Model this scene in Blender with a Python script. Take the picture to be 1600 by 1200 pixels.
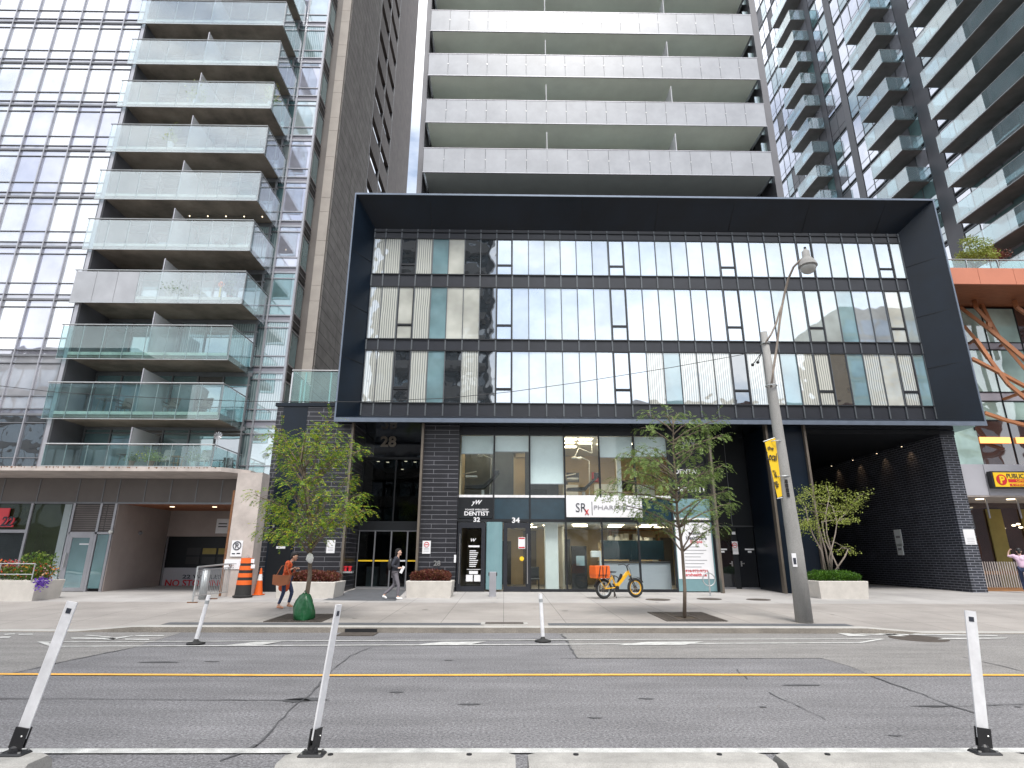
import bpy, bmesh, math, random
from mathutils import Vector, Matrix
for _o in list(bpy.data.objects): bpy.data.objects.remove(_o)
C=bpy.context.scene.collection
rad=math.radians
# ---------------------------------------------------------------- camera
F=904.0; TI=math.atan2(270,904); RO=0.0035; H=1.65; PSI=rad(0.7)
cp,sp=math.cos(PSI),math.sin(PSI); ct,st=math.cos(TI),math.sin(TI); cr,sr=math.cos(RO),math.sin(RO)
X0=Vector((cp,-sp,0)); U0=Vector((-st*sp,-st*cp,ct)); F0=Vector((ct*sp,ct*cp,st))
_r=X0*cr+U0*sr; _u=U0*cr-X0*sr
cam=bpy.data.cameras.new('camera'); cam.sensor_width=36; cam.lens=36*F/1600; cam.clip_end=2000; cam.clip_start=.05
co=bpy.data.objects.new('camera',cam); C.objects.link(co)
co.matrix_world=Matrix(((_r.x,_u.x,-F0.x,0),(_r.y,_u.y,-F0.y,0),(_r.z,_u.z,-F0.z,H),(0,0,0,1)))
bpy.context.scene.camera=co
# ---------------------------------------------------------------- light
SUN_EL,SUN_AZ=rad(60),rad(10)      # sun stands behind the photographer, a little to the right
W=bpy.data.worlds.new("World"); bpy.context.scene.world=W; W.use_nodes=True
nt=W.node_tree; nt.nodes.clear()
def wn(t,**k):
    n=nt.nodes.new(t)
    for a,b in k.items(): setattr(n,a,b)
    return n
wo=wn('ShaderNodeOutputWorld'); bg=wn('ShaderNodeBackground'); bg.inputs[1].default_value=0.1
sky=wn('ShaderNodeTexSky'); sky.sky_type='NISHITA'; sky.sun_disc=False; sky.sun_elevation=SUN_EL; sky.sun_rotation=math.pi-SUN_AZ; sky.air_density=1.2; sky.dust_density=1.5
tc=wn('ShaderNodeTexCoord'); mp=wn('ShaderNodeMapping'); mp.inputs['Scale'].default_value=(1,1,2.2)
n1=wn('ShaderNodeTexNoise'); n1.inputs['Scale'].default_value=2.6; n1.inputs['Detail'].default_value=7; n1.inputs['Roughness'].default_value=.55
r1=wn('ShaderNodeValToRGB'); r1.color_ramp.elements[0].position=.30; r1.color_ramp.elements[1].position=.55
n2=wn('ShaderNodeTexNoise'); n2.inputs['Scale'].default_value=1.3; n2.inputs['Detail'].default_value=5
r2=wn('ShaderNodeValToRGB'); r2.color_ramp.elements[0].position=.35; r2.color_ramp.elements[1].position=.7
r2.color_ramp.elements[0].color=(.62,.66,.72,1); r2.color_ramp.elements[1].color=(1,1,1,1)
sc=wn('ShaderNodeVectorMath',operation='SCALE'); sc.inputs[3].default_value=11.5
mx=wn('ShaderNodeMixRGB')
L=nt.links.new
L(tc.outputs['Generated'],mp.inputs[0]); L(mp.outputs[0],n1.inputs['Vector']); L(mp.outputs[0],n2.inputs['Vector'])
L(n1.outputs[0],r1.inputs[0]); L(n2.outputs[0],r2.inputs[0]); L(r2.outputs[0],sc.inputs[0])
L(r1.outputs[0],mx.inputs[0]); L(sky.outputs[0],mx.inputs[1]); L(sc.outputs[0],mx.inputs[2]); L(mx.outputs[0],bg.inputs[0]); L(bg.outputs[0],wo.inputs[0])
sl=bpy.data.lights.new('sun','SUN'); sl.energy=1.8; sl.angle=rad(18); sl.color=(1,.96,.9)
so=bpy.data.objects.new('sun',sl); C.objects.link(so)
d=Vector((-math.sin(SUN_AZ)*-1*math.cos(SUN_EL),-math.cos(SUN_AZ)*math.cos(SUN_EL),math.sin(SUN_EL)))
so.rotation_euler=d.to_track_quat('Z','Y').to_euler()
vs=bpy.context.scene.view_settings; vs.view_transform='Standard'; vs.look='None'; vs.gamma=1; vs.exposure=1.05
bpy.context.scene.render.engine='CYCLES'
cy=bpy.context.scene.cycles; cy.max_bounces=10; cy.transparent_max_bounces=16; cy.glossy_bounces=5; cy.diffuse_bounces=4
# ---------------------------------------------------------------- measuring helpers (photo pixel + real distance -> point)
def ray(x,y):
    u=(x-800)/F; v=(600-y)/F
    u,v=u*cr-v*sr,u*sr+v*cr
    return X0*u+U0*v+F0
def at(x,y,Y):
    r=ray(x,y); return (r.x/r.y*Y, H+r.z/r.y*Y)
def atx(x,y,X):
    r=ray(x,y); return (r.y/r.x*X, H+r.z/r.x*X)
def zg(Y): return .12+.0186*(Y-14.2) if Y>14.2 else 0.0
def gnd(x,y):
    r=ray(x,y); t=-H/r.z
    if r.y*t>14.2: t=(.12-.0186*14.2-H)/(r.z-.0186*r.y)
    return (r.x*t,r.y*t)
# ---------------------------------------------------------------- mesh helper
ORG={}
class MB:
    def __init__(s): s.v=[]; s.f=[]; s.m=[]; s.mi=0; s.smooth=False
    def add(s,vs,fs):
        n=len(s.v); s.v+= [tuple(q) for q in vs]; s.f+=[tuple(i+n for i in f) for f in fs]; s.m+=[s.mi]*len(fs); return s
    def box(s,x0,x1,y0,y1,z0,z1):
        if x0>x1:x0,x1=x1,x0
        if y0>y1:y0,y1=y1,y0
        if z0>z1:z0,z1=z1,z0
        return s.add([(x0,y0,z0),(x1,y0,z0),(x1,y1,z0),(x0,y1,z0),(x0,y0,z1),(x1,y0,z1),(x1,y1,z1),(x0,y1,z1)],
         [(0,3,2,1),(4,5,6,7),(0,1,5,4),(1,2,6,5),(2,3,7,6),(3,0,4,7)])
    def cbox(s,x0,x1,y0,y1,z0,z1,c=.02):
        "box with chamfered vertical and top edges"
        if x0>x1:x0,x1=x1,x0
        if y0>y1:y0,y1=y1,y0
        def ring(d,z): 
            return [(x0+d+c,y0+d,z),(x1-d-c,y0+d,z),(x1-d,y0+d+c,z),(x1-d,y1-d-c,z),(x1-d-c,y1-d,z),(x0+d+c,y1-d,z),(x0+d,y1-d-c,z),(x0+d,y0+d+c,z)]
        v=ring(0,z0)+ring(0,z1-c)+ring(c,z1); f=[tuple(reversed(range(8))),tuple(range(16,24))]
        for k in (0,8):
            for i in range(8): j=(i+1)%8; f.append((k+i,k+j,k+8+j,k+8+i))
        return s.add(v,f)
    def quad(s,a,b,c,d): return s.add([a,b,c,d],[(0,1,2,3)])
    def poly(s,pts): return s.add(pts,[tuple(range(len(pts)))])
    def slab(s,pts,z0,z1):
        n=len(pts); a=sum(pts[i][0]*pts[(i+1)%n][1]-pts[(i+1)%n][0]*pts[i][1] for i in range(n))
        if a<0: pts=pts[::-1]
        v=[(p[0],p[1],z0) for p in pts]+[(p[0],p[1],z1) for p in pts]
        return s.add(v,[tuple(reversed(range(n))),tuple(range(n,2*n))]+[(i,(i+1)%n,n+(i+1)%n,n+i) for i in range(n)])
    def xprism(s,pts,x0,x1):
        "profile pts (y,z) extruded along x"
        n=len(pts); a=sum(pts[i][0]*pts[(i+1)%n][1]-pts[(i+1)%n][0]*pts[i][1] for i in range(n))
        if a<0: pts=pts[::-1]
        v=[(x0,p[0],p[1]) for p in pts]+[(x1,p[0],p[1]) for p in pts]
        return s.add(v,[tuple(reversed(range(n))),tuple(range(n,2*n))]+[(i,(i+1)%n,n+(i+1)%n,n+i) for i in range(n)])
    def yprism(s,pts,y0,y1):
        n=len(pts); a=sum(pts[i][0]*pts[(i+1)%n][1]-pts[(i+1)%n][0]*pts[i][1] for i in range(n))
        if a<0: pts=pts[::-1]
        v=[(p[0],y0,p[1]) for p in pts]+[(p[0],y1,p[1]) for p in pts]
        return s.add(v,[tuple(range(n)),tuple(reversed(range(n,2*n)))]+[(i,n+i,n+(i+1)%n,(i+1)%n) for i in range(n)])
    def tube(s,pts,r,n=8,cap=True):
        pts=[Vector(p) for p in pts]; m=len(pts)
        rr=r if isinstance(r,(list,tuple)) else [r]*m
        rings=[]; up=None
        for i,p in enumerate(pts):
            t=(pts[min(i+1,m-1)]-pts[max(i-1,0)])
            if t.length<1e-9: t=Vector((0,0,1))
            t.normalize()
            if up is None: up=Vector((0,0,1)) if abs(t.z)<.9 else Vector((0,1,0))
            a=t.cross(up)
            if a.length<1e-4: a=t.cross(Vector((1,0,0)))
            a.normalize(); b=a.cross(t); up=b
            rings.append([p+(a*math.cos(2*math.pi*k/n)+b*math.sin(2*math.pi*k/n))*rr[i] for k in range(n)])
        v=[q for R_ in rings for q in R_]; f=[]
        for i in range(m-1):
            for k in range(n):
                j=(k+1)%n; f.append((i*n+k,i*n+n+k,i*n+n+j,i*n+j))
        if cap: f.append(tuple(range(n))); f.append(tuple(reversed(range((m-1)*n,m*n))))
        return s.add(v,f)
    def bar(s,a,b,w,h=None):
        "rectangular bar from a to b"
        h=h or w; a=Vector(a); b=Vector(b); t=(b-a).normalized()
        up=Vector((0,0,1)) if abs(t.z)<.95 else Vector((0,1,0))
        x=t.cross(up).normalized()*w/2; y=x.cross(t).normalized()*h/2
        v=[a-x-y,a+x-y,a+x+y,a-x+y,b-x-y,b+x-y,b+x+y,b-x+y]
        return s.add(v,[(0,1,2,3),(7,6,5,4),(0,4,5,1),(1,5,6,2),(2,6,7,3),(3,7,4,0)])
    def lathe(s,prof,cx=0,cy=0,n=20):
        v=[];f=[]
        for (r,z) in prof:
            for k in range(n): a=2*math.pi*k/n; v.append((cx+r*math.cos(a),cy+r*math.sin(a),z))
        for i in range(len(prof)-1):
            for k in range(n):
                j=(k+1)%n; f.append((i*n+k,i*n+j,i*n+n+j,i*n+n+k))
        f.append(tuple(reversed(range(n)))); f.append(tuple(range((len(prof)-1)*n,len(prof)*n)))
        return s.add(v,f)
    def ball(s,c,r,nu=14,nv=9):
        rx,ry,rz=r if isinstance(r,(list,tuple)) else (r,r,r)
        v=[(c[0],c[1],c[2]-rz)];f=[]
        for i in range(1,nv):
            t=math.pi*i/nv
            for k in range(nu): a=2*math.pi*k/nu; v.append((c[0]+rx*math.sin(t)*math.cos(a),c[1]+ry*math.sin(t)*math.sin(a),c[2]-rz*math.cos(t)))
        v.append((c[0],c[1],c[2]+rz)); n=len(v)-1
        for k in range(nu):
            j=(k+1)%nu; f.append((0,1+j,1+k)); f.append((n,n-nu+k,n-nu+j))
            for i in range(nv-2): f.append((1+i*nu+k,1+i*nu+j,1+i*nu+nu+j,1+i*nu+nu+k))
        return s.add(v,f)
    def torus(s,c,R_,r,axis='y',nu=28,nv=8):
        v=[];f=[]
        for i in range(nu):
            a=2*math.pi*i/nu
            for j in range(nv):
                b=2*math.pi*j/nv; q=R_+r*math.cos(b); w=r*math.sin(b)
                p={'y':(q*math.cos(a),w,q*math.sin(a)),'z':(q*math.cos(a),q*math.sin(a),w),'x':(w,q*math.cos(a),q*math.sin(a))}[axis]
                v.append((c[0]+p[0],c[1]+p[1],c[2]+p[2]))
        for i in range(nu):
            for j in range(nv): f.append((i*nv+j,((i+1)%nu)*nv+j,((i+1)%nu)*nv+(j+1)%nv,i*nv+(j+1)%nv))
        return s.add(v,f)
    def build(s,name,mat,parent=None,org=None):
        me=bpy.data.meshes.new(name); o=Vector(ORG[parent.name] if parent else (org or (0,0,0)))
        me.from_pydata([tuple(Vector(p)-o) for p in s.v],[],s.f); me.validate()
        for m in (mat if isinstance(mat,(list,tuple)) else [mat]): me.materials.append(m)
        if len(me.polygons)==len(s.m): me.polygons.foreach_set('material_index',s.m)
        if s.smooth: me.polygons.foreach_set('use_smooth',[True]*len(me.polygons))
        ob=bpy.data.objects.new(name,me); C.objects.link(ob)
        if parent: ob.parent=parent
        else: ob.location=o
        ORG[ob.name]=tuple(o); return ob
def thing(name,label,cat,loc=(0,0,0),group=None,kind=None):
    o=bpy.data.objects.new(name,None); o.empty_display_size=.2; C.objects.link(o); o.location=loc; ORG[o.name]=tuple(loc)
    return tag(o,label,cat,group,kind)
def tag(o,label,cat,group=None,kind=None):
    o['label']=label; o['category']=cat
    if group: o['group']=group
    if kind: o['kind']=kind
    return o
def structure(o): o['kind']='structure'; return o
def copy_tree(o,loc=None,parent=None):
    c=o.copy(); C.objects.link(c)
    if parent: c.parent=parent
    if loc is not None: c.location=loc
    for ch in list(o.children): copy_tree(ch,None,c)
    ORG[c.name]=tuple(loc) if loc is not None else ORG.get(o.name,(0,0,0))
    return c
# ---------------------------------------------------------------- materials
M={}
def nodes(name):
    m=bpy.data.materials.new(name); m.use_nodes=True; t=m.node_tree; t.nodes.clear(); M[name]=m
    return m,t,t.nodes.new('ShaderNodeOutputMaterial')
def N(t,ty,ins=None,**k):
    n=t.nodes.new(ty)
    for a,b in k.items(): setattr(n,a,b)
    for a,b in (ins or {}).items():
        if isinstance(b,bpy.types.NodeSocket): t.links.new(b,n.inputs[a])
        else: n.inputs[a].default_value=b
    return n
def c4(c): return (c[0],c[1],c[2],1)
def mat(name,col,rough=.6,metal=0,var=.12,scale=3,bump=0,bscale=40,spec=.5,fine=0,emit=0,stretch=(1,1,1),fsc=30,grain=0):
    m,t,out=nodes(name)
    tcn=N(t,'ShaderNodeTexCoord'); mpn=N(t,'ShaderNodeMapping',{0:tcn.outputs['Object'],'Scale':stretch})
    p=N(t,'ShaderNodeBsdfPrincipled',{'Roughness':rough,'Metallic':metal,'Specular IOR Level':spec})
    if var>0:
        a=N(t,'ShaderNodeTexNoise',{'Vector':mpn.outputs[0],'Scale':scale,'Detail':6,'Roughness':.6})
        rr=N(t,'ShaderNodeMapRange',{0:a.outputs[0],1:.3,2:.7,3:1-var,4:1+var})
        col_s=N(t,'ShaderNodeVectorMath',{0:col,3:rr.outputs[0]},operation='SCALE')
        s=col_s.outputs[0]
        if grain>0:
            g0=N(t,'ShaderNodeTexNoise',{'Vector':tcn.outputs['Object'],'Scale':34,'Detail':5,'Roughness':.9})
            g1=N(t,'ShaderNodeMapRange',{0:g0.outputs[0],1:.40,2:.60,3:1-grain,4:1+grain})
            g2=N(t,'ShaderNodeMapping',{0:tcn.outputs['Object'],'Scale':(.35,2.2,1)}); g3=N(t,'ShaderNodeTexNoise',{'Vector':g2.outputs[0],'Scale':1.3,'Detail':6,'Roughness':.65}); g4=N(t,'ShaderNodeMapRange',{0:g3.outputs[0],1:.3,2:.7,3:.84,4:1.16})
            s=N(t,'ShaderNodeVectorMath',{0:s,3:g1.outputs[0]},operation='SCALE').outputs[0]; s=N(t,'ShaderNodeVectorMath',{0:s,3:g4.outputs[0]},operation='SCALE').outputs[0]
        if fine>0:
            b=N(t,'ShaderNodeTexNoise',{'Vector':mpn.outputs[0],'Scale':scale*fsc,'Detail':3})
            r3=N(t,'ShaderNodeMapRange',{0:b.outputs[0],1:.35,2:.65,3:1-fine,4:1+fine})
            s=N(t,'ShaderNodeVectorMath',{0:s,3:r3.outputs[0]},operation='SCALE').outputs[0]
        t.links.new(s,p.inputs['Base Color'])
    else: p.inputs['Base Color'].default_value=c4(col)
    if bump>0:
        b=N(t,'ShaderNodeTexNoise',{'Vector':mpn.outputs[0],'Scale':bscale,'Detail':4})
        bb=N(t,'ShaderNodeBump',{'Strength':bump,'Distance':.02,'Height':b.outputs[0]}); t.links.new(bb.outputs[0],p.inputs['Normal'])
    if emit: p.inputs['Emission Color'].default_value=c4(col); p.inputs['Emission Strength'].default_value=emit
    t.links.new(p.outputs[0],out.inputs[0]); return m
def brick(name,c1,c2,mortar,bw,rh,ms=.012,rough=.5,off=.5,var=.5,bump=.3,spec=.5):
    m,t,out=nodes(name); tcn=N(t,'ShaderNodeTexCoord'); sx=N(t,'ShaderNodeSeparateXYZ',{0:tcn.outputs['Object']})
    ad=N(t,'ShaderNodeMath',{0:sx.outputs[0],1:sx.outputs[1]},operation='ADD')
    cb=N(t,'ShaderNodeCombineXYZ',{0:ad.outputs[0],1:sx.outputs[2]})
    b=N(t,'ShaderNodeTexBrick',{'Vector':cb.outputs[0],'Color1':c4(c1),'Color2':c4(c2),'Mortar':c4(mortar),'Scale':1,'Brick Width':bw,'Row Height':rh,'Mortar Size':ms,'Mortar Smooth':.1,'Bias':0},offset=off)
    nn=N(t,'ShaderNodeTexNoise',{'Vector':tcn.outputs['Object'],'Scale':1.6,'Detail':6})
    rr=N(t,'ShaderNodeMapRange',{0:nn.outputs[0],1:.3,2:.7,3:.8,4:1.2})
    s=N(t,'ShaderNodeVectorMath',{0:b.outputs['Color'],3:rr.outputs[0]},operation='SCALE')
    p=N(t,'ShaderNodeBsdfPrincipled',{'Base Color':s.outputs[0],'Roughness':rough,'Specular IOR Level':spec})
    iv=N(t,'ShaderNodeMath',{0:1,1:b.outputs['Fac']},operation='SUBTRACT')
    bb=N(t,'ShaderNodeBump',{'Strength':bump,'Distance':.01,'Height':iv.outputs[0]}); t.links.new(bb.outputs[0],p.inputs['Normal'])
    t.links.new(p.outputs[0],out.inputs[0]); return m
def rglass(name,base,fac=.35,tint=(.9,.95,1),rough=.02,wob=.03,ws=.9,pleat=0,pleat2=None,em=0):
    "reflective facade glass with what stands right behind it (blind, curtain, dark room)"
    m,t,out=nodes(name); tcn=N(t,'ShaderNodeTexCoord')
    nn=N(t,'ShaderNodeTexNoise',{'Vector':tcn.outputs['Object'],'Scale':ws,'Detail':1})
    bb=N(t,'ShaderNodeBump',{'Strength':1,'Distance':wob,'Height':nn.outputs[0]})
    g=N(t,'ShaderNodeBsdfGlossy',{'Color':c4(tint),'Roughness':rough,'Normal':bb.outputs[0]})
    d_=N(t,'ShaderNodeBsdfDiffuse',{'Color':c4(base)})
    if pleat:
        sx=N(t,'ShaderNodeSeparateXYZ',{0:tcn.outputs['Object']}); n0=N(t,'ShaderNodeTexNoise',{'Vector':tcn.outputs['Object'],'Scale':1.1,'Detail':2})
        a1=N(t,'ShaderNodeMath',{0:sx.outputs[0],1:sx.outputs[1]},operation='ADD')
        a2=N(t,'ShaderNodeMath',{0:a1.outputs[0],1:pleat},operation='MULTIPLY'); a3=N(t,'ShaderNodeMath',{0:n0.outputs[0],1:5.},operation='MULTIPLY')
        a4=N(t,'ShaderNodeMath',{0:a2.outputs[0],1:a3.outputs[0]},operation='ADD'); s=N(t,'ShaderNodeMath',{0:a4.outputs[0]},operation='SINE')
        f=N(t,'ShaderNodeMapRange',{0:s.outputs[0],1:-.6,2:.7,3:0,4:1})
        mm=N(t,'ShaderNodeMixRGB',{0:f.outputs[0],1:c4(pleat2 or (.1,.1,.1)),2:c4(base)}); t.links.new(mm.outputs[0],d_.inputs[0])
    else:
        n0=N(t,'ShaderNodeTexNoise',{'Vector':tcn.outputs['Object'],'Scale':.7,'Detail':3}); f=N(t,'ShaderNodeMapRange',{0:n0.outputs[0],1:.3,2:.7,3:.7,4:1.3})
        s=N(t,'ShaderNodeVectorMath',{0:base,3:f.outputs[0]},operation='SCALE'); t.links.new(s.outputs[0],d_.inputs[0])
    lw=N(t,'ShaderNodeFresnel',{'IOR':1.5,'Normal':bb.outputs[0]}); fm=N(t,'ShaderNodeMath',{0:lw.outputs[0],1:fac},operation='ADD',use_clamp=True)
    x=N(t,'ShaderNodeMixShader',{0:fm.outputs[0],1:d_.outputs[0],2:g.outputs[0]}); t.links.new(x.outputs[0],out.inputs[0]); return m
def cglass(name,tint=(.8,.95,.95),fac=.05,milk=0,milkc=(.7,.8,.8),ior=1.45,rough=0.0,wob=0):
    "clear or milky see-through glass"
    m,t,out=nodes(name); tr=N(t,'ShaderNodeBsdfTransparent',{'Color':c4(tint)}); g=N(t,'ShaderNodeBsdfGlossy',{'Color':(1,1,1,1),'Roughness':rough})
    lw_=N(t,'ShaderNodeLayerWeight',{'Blend':.5}); pw=N(t,'ShaderNodeMath',{0:lw_.outputs['Facing'],1:5.0},operation='POWER'); pm=N(t,'ShaderNodeMath',{0:pw.outputs[0],1:.85},operation='MULTIPLY')
    fm=N(t,'ShaderNodeMath',{0:pm.outputs[0],1:fac+.02},operation='ADD',use_clamp=True)
    if wob:
        tcn=N(t,'ShaderNodeTexCoord'); nn=N(t,'ShaderNodeTexNoise',{'Vector':tcn.outputs['Object'],'Scale':.8,'Detail':1}); bb=N(t,'ShaderNodeBump',{'Strength':1,'Distance':wob,'Height':nn.outputs[0]})
        t.links.new(bb.outputs[0],g.inputs['Normal'])
    base=tr
    if milk>0:
        dd=N(t,'ShaderNodeBsdfDiffuse',{'Color':c4(milkc)}); tl=N(t,'ShaderNodeBsdfTranslucent',{'Color':c4(milkc)})
        dm=N(t,'ShaderNodeMixShader',{0:.3,1:dd.outputs[0],2:tl.outputs[0]})
        tcn=N(t,'ShaderNodeTexCoord'); nn=N(t,'ShaderNodeTexNoise',{'Vector':tcn.outputs['Object'],'Scale':.9,'Detail':4}); mr=N(t,'ShaderNodeMapRange',{0:nn.outputs[0],1:.3,2:.7,3:max(0,milk-.07),4:min(1,milk+.07)})
        base=N(t,'ShaderNodeMixShader',{0:mr.outputs[0],1:tr.outputs[0],2:dm.outputs[0]})
    x=N(t,'ShaderNodeMixShader',{0:fm.outputs[0],1:base.outputs[0],2:g.outputs[0]}); t.links.new(x.outputs[0],out.inputs[0]); return m
def leafmat(name,cols,trans=.35):
    m,t,out=nodes(name); gi=N(t,'ShaderNodeNewGeometry'); r=N(t,'ShaderNodeValToRGB',{0:gi.outputs['Random Per Island']})
    e=r.color_ramp.elements; e[0].color=c4(cols[0]); e[1].color=c4(cols[-1])
    for i,c in enumerate(cols[1:-1]): q=e.new((i+1)/(len(cols)-1)); q.color=c4(c)
    dd=N(t,'ShaderNodeBsdfPrincipled',{'Base Color':r.outputs[0],'Roughness':.5,'Specular IOR Level':.4}); tl=N(t,'ShaderNodeBsdfTranslucent',{'Color':r.outputs[0]})
    x=N(t,'ShaderNodeMixShader',{0:trans,1:dd.outputs[0],2:tl.outputs[0]}); t.links.new(x.outputs[0],out.inputs[0]); return m
def text(name,s,cx,cz,Y,h,m,parent,w=None,bold=0,ext=.008,rot=0,align='CENTER',shear=0,yaw=0,space=1.0):
    cu=bpy.data.curves.new('t','FONT'); cu.body=s; cu.align_x=align; cu.size=1; cu.extrude=ext/ max(h,.01)*.7; cu.offset=bold; cu.shear=shear; cu.resolution_u=3; cu.space_character=space
    ob=bpy.data.objects.new('t',cu); C.objects.link(ob); bpy.context.view_layer.update()
    me=bpy.data.meshes.new_from_object(ob.evaluated_get(bpy.context.evaluated_depsgraph_get())); bpy.data.objects.remove(ob)
    xs=[v.co.x for v in me.vertices]; ys=[v.co.y for v in me.vertices]
    hx=max(ys)-min(ys); k=h/hx if hx else 1; mx_=(max(xs)+min(xs))/2; my=(max(ys)+min(ys))/2; kx=(w/(max(xs)-min(xs))) if w else k
    o=Vector(ORG[parent.name]); R_=Matrix.Rotation(yaw,3,'Z')@Matrix.Rotation(rad(90),3,'X')@Matrix.Rotation(rot,3,'Z')
    if align=='LEFT': mx_=min(xs)
    for v in me.vertices:
        q=Vector(((v.co.x-mx_)*kx,(v.co.y-my)*k,v.co.z*k)); v.co=R_@q+Vector((cx,Y,cz))-o
    me.materials.clear(); me.materials.append(m); me.name=name
    t=bpy.data.objects.new(name,me); C.objects.link(t); t.parent=parent; ORG[t.name]=tuple(o); return t
# ---------------------------------------------------------------- palette
mat('asphalt',(.178,.175,.182),.85,grain=.55,var=.13,scale=.55,fine=.22,fsc=110,bump=.25,bscale=90,spec=.3)
mat('asphalt_pale',(.218,.210,.204),.88,grain=.36,var=.09,scale=.6,fine=.16,fsc=110,bump=.2,bscale=80,spec=.3)
mat('stain',(.22,.205,.19),.9,var=.2,scale=8)
mat('tar',(.085,.085,.09),.6,var=.2,scale=4)
mat('paint_white',(.50,.50,.485),.7,var=.3,scale=5,fine=.25)
mat('paint_yellow',(.80,.43,.085),.7,var=.18,scale=4,fine=.2)
mat('concrete_block',(.33,.32,.30),.85,var=.22,scale=3.5,fine=.12,bump=.3,bscale=30)
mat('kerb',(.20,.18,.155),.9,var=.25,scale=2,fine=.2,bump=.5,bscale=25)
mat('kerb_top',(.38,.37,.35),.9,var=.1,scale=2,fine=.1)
mat('granite',(.10,.105,.115),.7,var=.15,scale=3,fine=.2)
mat('ground_grey',(.2,.2,.19),.9)
mat('navy',(.0035,.0085,.017),.33,metal=0,var=.35,scale=.6,spec=.34)
mat('navy_matte',(.006,.008,.011),.5,var=.2,scale=.6,spec=.4)
mat('charcoal',(.016,.018,.025),.35,var=.2,scale=1.2)
mat('edge_metal',(.16,.19,.24),.35,metal=.5,var=.1)
mat('alu',(.38,.38,.41),.4,metal=.55,var=.08)
mat('alu_dark',(.19,.195,.21),.45,metal=.4,var=.1)
mat('steel',(.55,.55,.55),.3,metal=.9,var=.05)
mat('galv',(.42,.44,.45),.45,metal=.6,var=.15,scale=8)
mat('bronze',(.20,.17,.14),.4,metal=.6,var=.1)
mat('purple_spandrel',(.24,.23,.27),.35,var=.1,scale=.8)
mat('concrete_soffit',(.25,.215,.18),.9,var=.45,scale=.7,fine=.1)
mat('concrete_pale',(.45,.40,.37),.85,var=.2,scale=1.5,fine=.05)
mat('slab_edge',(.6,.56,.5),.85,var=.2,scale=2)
mat('soffit_green',(.64,.68,.62),.85,var=.06,scale=1.2)
mat('frost',(.34,.35,.375),.25,var=.12,scale=.9,spec=.6)
mat('stone',(.38,.345,.315),.85,var=.1,scale=1.2,fine=.04)
mat('dark_soffit',(.20,.19,.18),.8,var=.2,scale=1)
mat('tower_grey',(.12,.12,.135),.5,var=.12,scale=.7)
mat('mullion_dark',(.02,.022,.026),.4,metal=.3,var=.1)
mat('mullion_grey',(.10,.11,.12),.4,metal=.4,var=.1)
mat('orange_panel',(.55,.20,.12),.5,var=.06,scale=1)
mat('orange_steel',(.42,.17,.075),.5,var=.12,scale=2)
mat('orange_wood',(.30,.11,.05),.6,var=.25,scale=2,stretch=(1,6,1))
mat('grey_panel',(.42,.42,.46),.5,var=.06,scale=.8)
mat('lilac_panel',(.42,.40,.45),.5,var=.06,scale=.8)
mat('beige_wall',(.34,.29,.27),.85,var=.1,scale=1)
mat('taupe_panel',(.14,.125,.118),.6,var=.12,scale=1)
mat('room_wall',(.55,.43,.28),.8,var=.12,scale=.8)
mat('room_white',(.7,.7,.68),.8,var=.05)
mat('room_dark',(.03,.03,.035),.7,var=.2)
mat('room_floor',(.28,.27,.25),.5,var=.1)
mat('blind',(.8,.84,.84),.8,var=.04)
mat('black',(.015,.015,.017),.45,var=.1)
mat('rubber',(.02,.02,.02),.75,var=.15)
mat('white_paint',(.74,.74,.76),.55,var=.13,scale=7)
mat('sign_white',(.75,.75,.77),.5,var=.03)
mat('ink',(.03,.035,.05),.5,var=0)
mat('ink_grey',(.3,.3,.32),.5,var=0)
mat('red',(.55,.02,.03),.5,var=.05)
mat('coral',(.75,.07,.09),.5,var=.05)
mat('sign_yellow',(.85,.55,.02),.45,var=.05)
mat('teal_panel',(.17,.29,.315),.3,var=.06)
mat('blue_panel',(.012,.035,.052),.2,var=.2)
mat('hi_orange',(.72,.12,.012),.5,var=.08)
mat('bike_yellow',(.75,.40,.01),.35,var=.05)
mat('green_bag',(.008,.085,.028),.32,var=.25,scale=5,bump=.9,bscale=7)
mat('bark',(.16,.125,.095),.9,var=.3,scale=10,bump=.6,bscale=30,stretch=(1,1,.3))
mat('bark_pale',(.27,.225,.19),.9,var=.25,scale=9,stretch=(1,1,.3))
mat('pole_concrete',(.29,.285,.275),.9,var=.15,scale=4,fine=.12,stretch=(1,1,.3))
mat('iron',(.09,.075,.065),.75,metal=.3,var=.25,scale=8,bump=.5,bscale=45)
mat('rust',(.16,.07,.03),.8,var=.3,scale=10)
mat('terracotta',(.42,.16,.08),.8,var=.1)
mat('wood',(.32,.16,.07),.6,var=.2,stretch=(1,1,6))
mat('skin',(.52,.30,.21),.55,var=.04)
mat('skin_pale',(.62,.40,.31),.55,var=.04)
mat('hair',(.008,.007,.007),.75,var=.2,scale=20)
mat('cardigan',(.55,.09,.025),.85,var=.15,scale=12)
mat('jeans',(.03,.045,.10),.85,var=.2,scale=12)
mat('tan_leather',(.30,.10,.04),.55,var=.15)
mat('flats',(.55,.25,.15),.6,var=.05)
mat('black_jacket',(.03,.032,.045),.7,var=.2,scale=10)
mat('legging',(.15,.14,.16),.85,var=.1,scale=10)
mat('shoe_white',(.8,.8,.8),.6,var=.03)
mat('pink_shirt',(.72,.52,.66),.85,var=.06,scale=8)
mat('lamp_glass',(.40,.40,.38),.2,var=.05)
mat('lamp_on',(1,.82,.55),.5,var=0,emit=1.6)
mat('panel_on',(1,.84,.58),.5,var=0,emit=9)
mat('warm_on',(1,.42,.13),.5,var=0,emit=.9)
mat('mustard',(.30,.24,.07),.7,var=.1)
mat('soil',(.06,.045,.03),.95,var=.2)
mat('far_brick',(.17,.075,.05),.85,var=.15,scale=.6)
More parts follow.
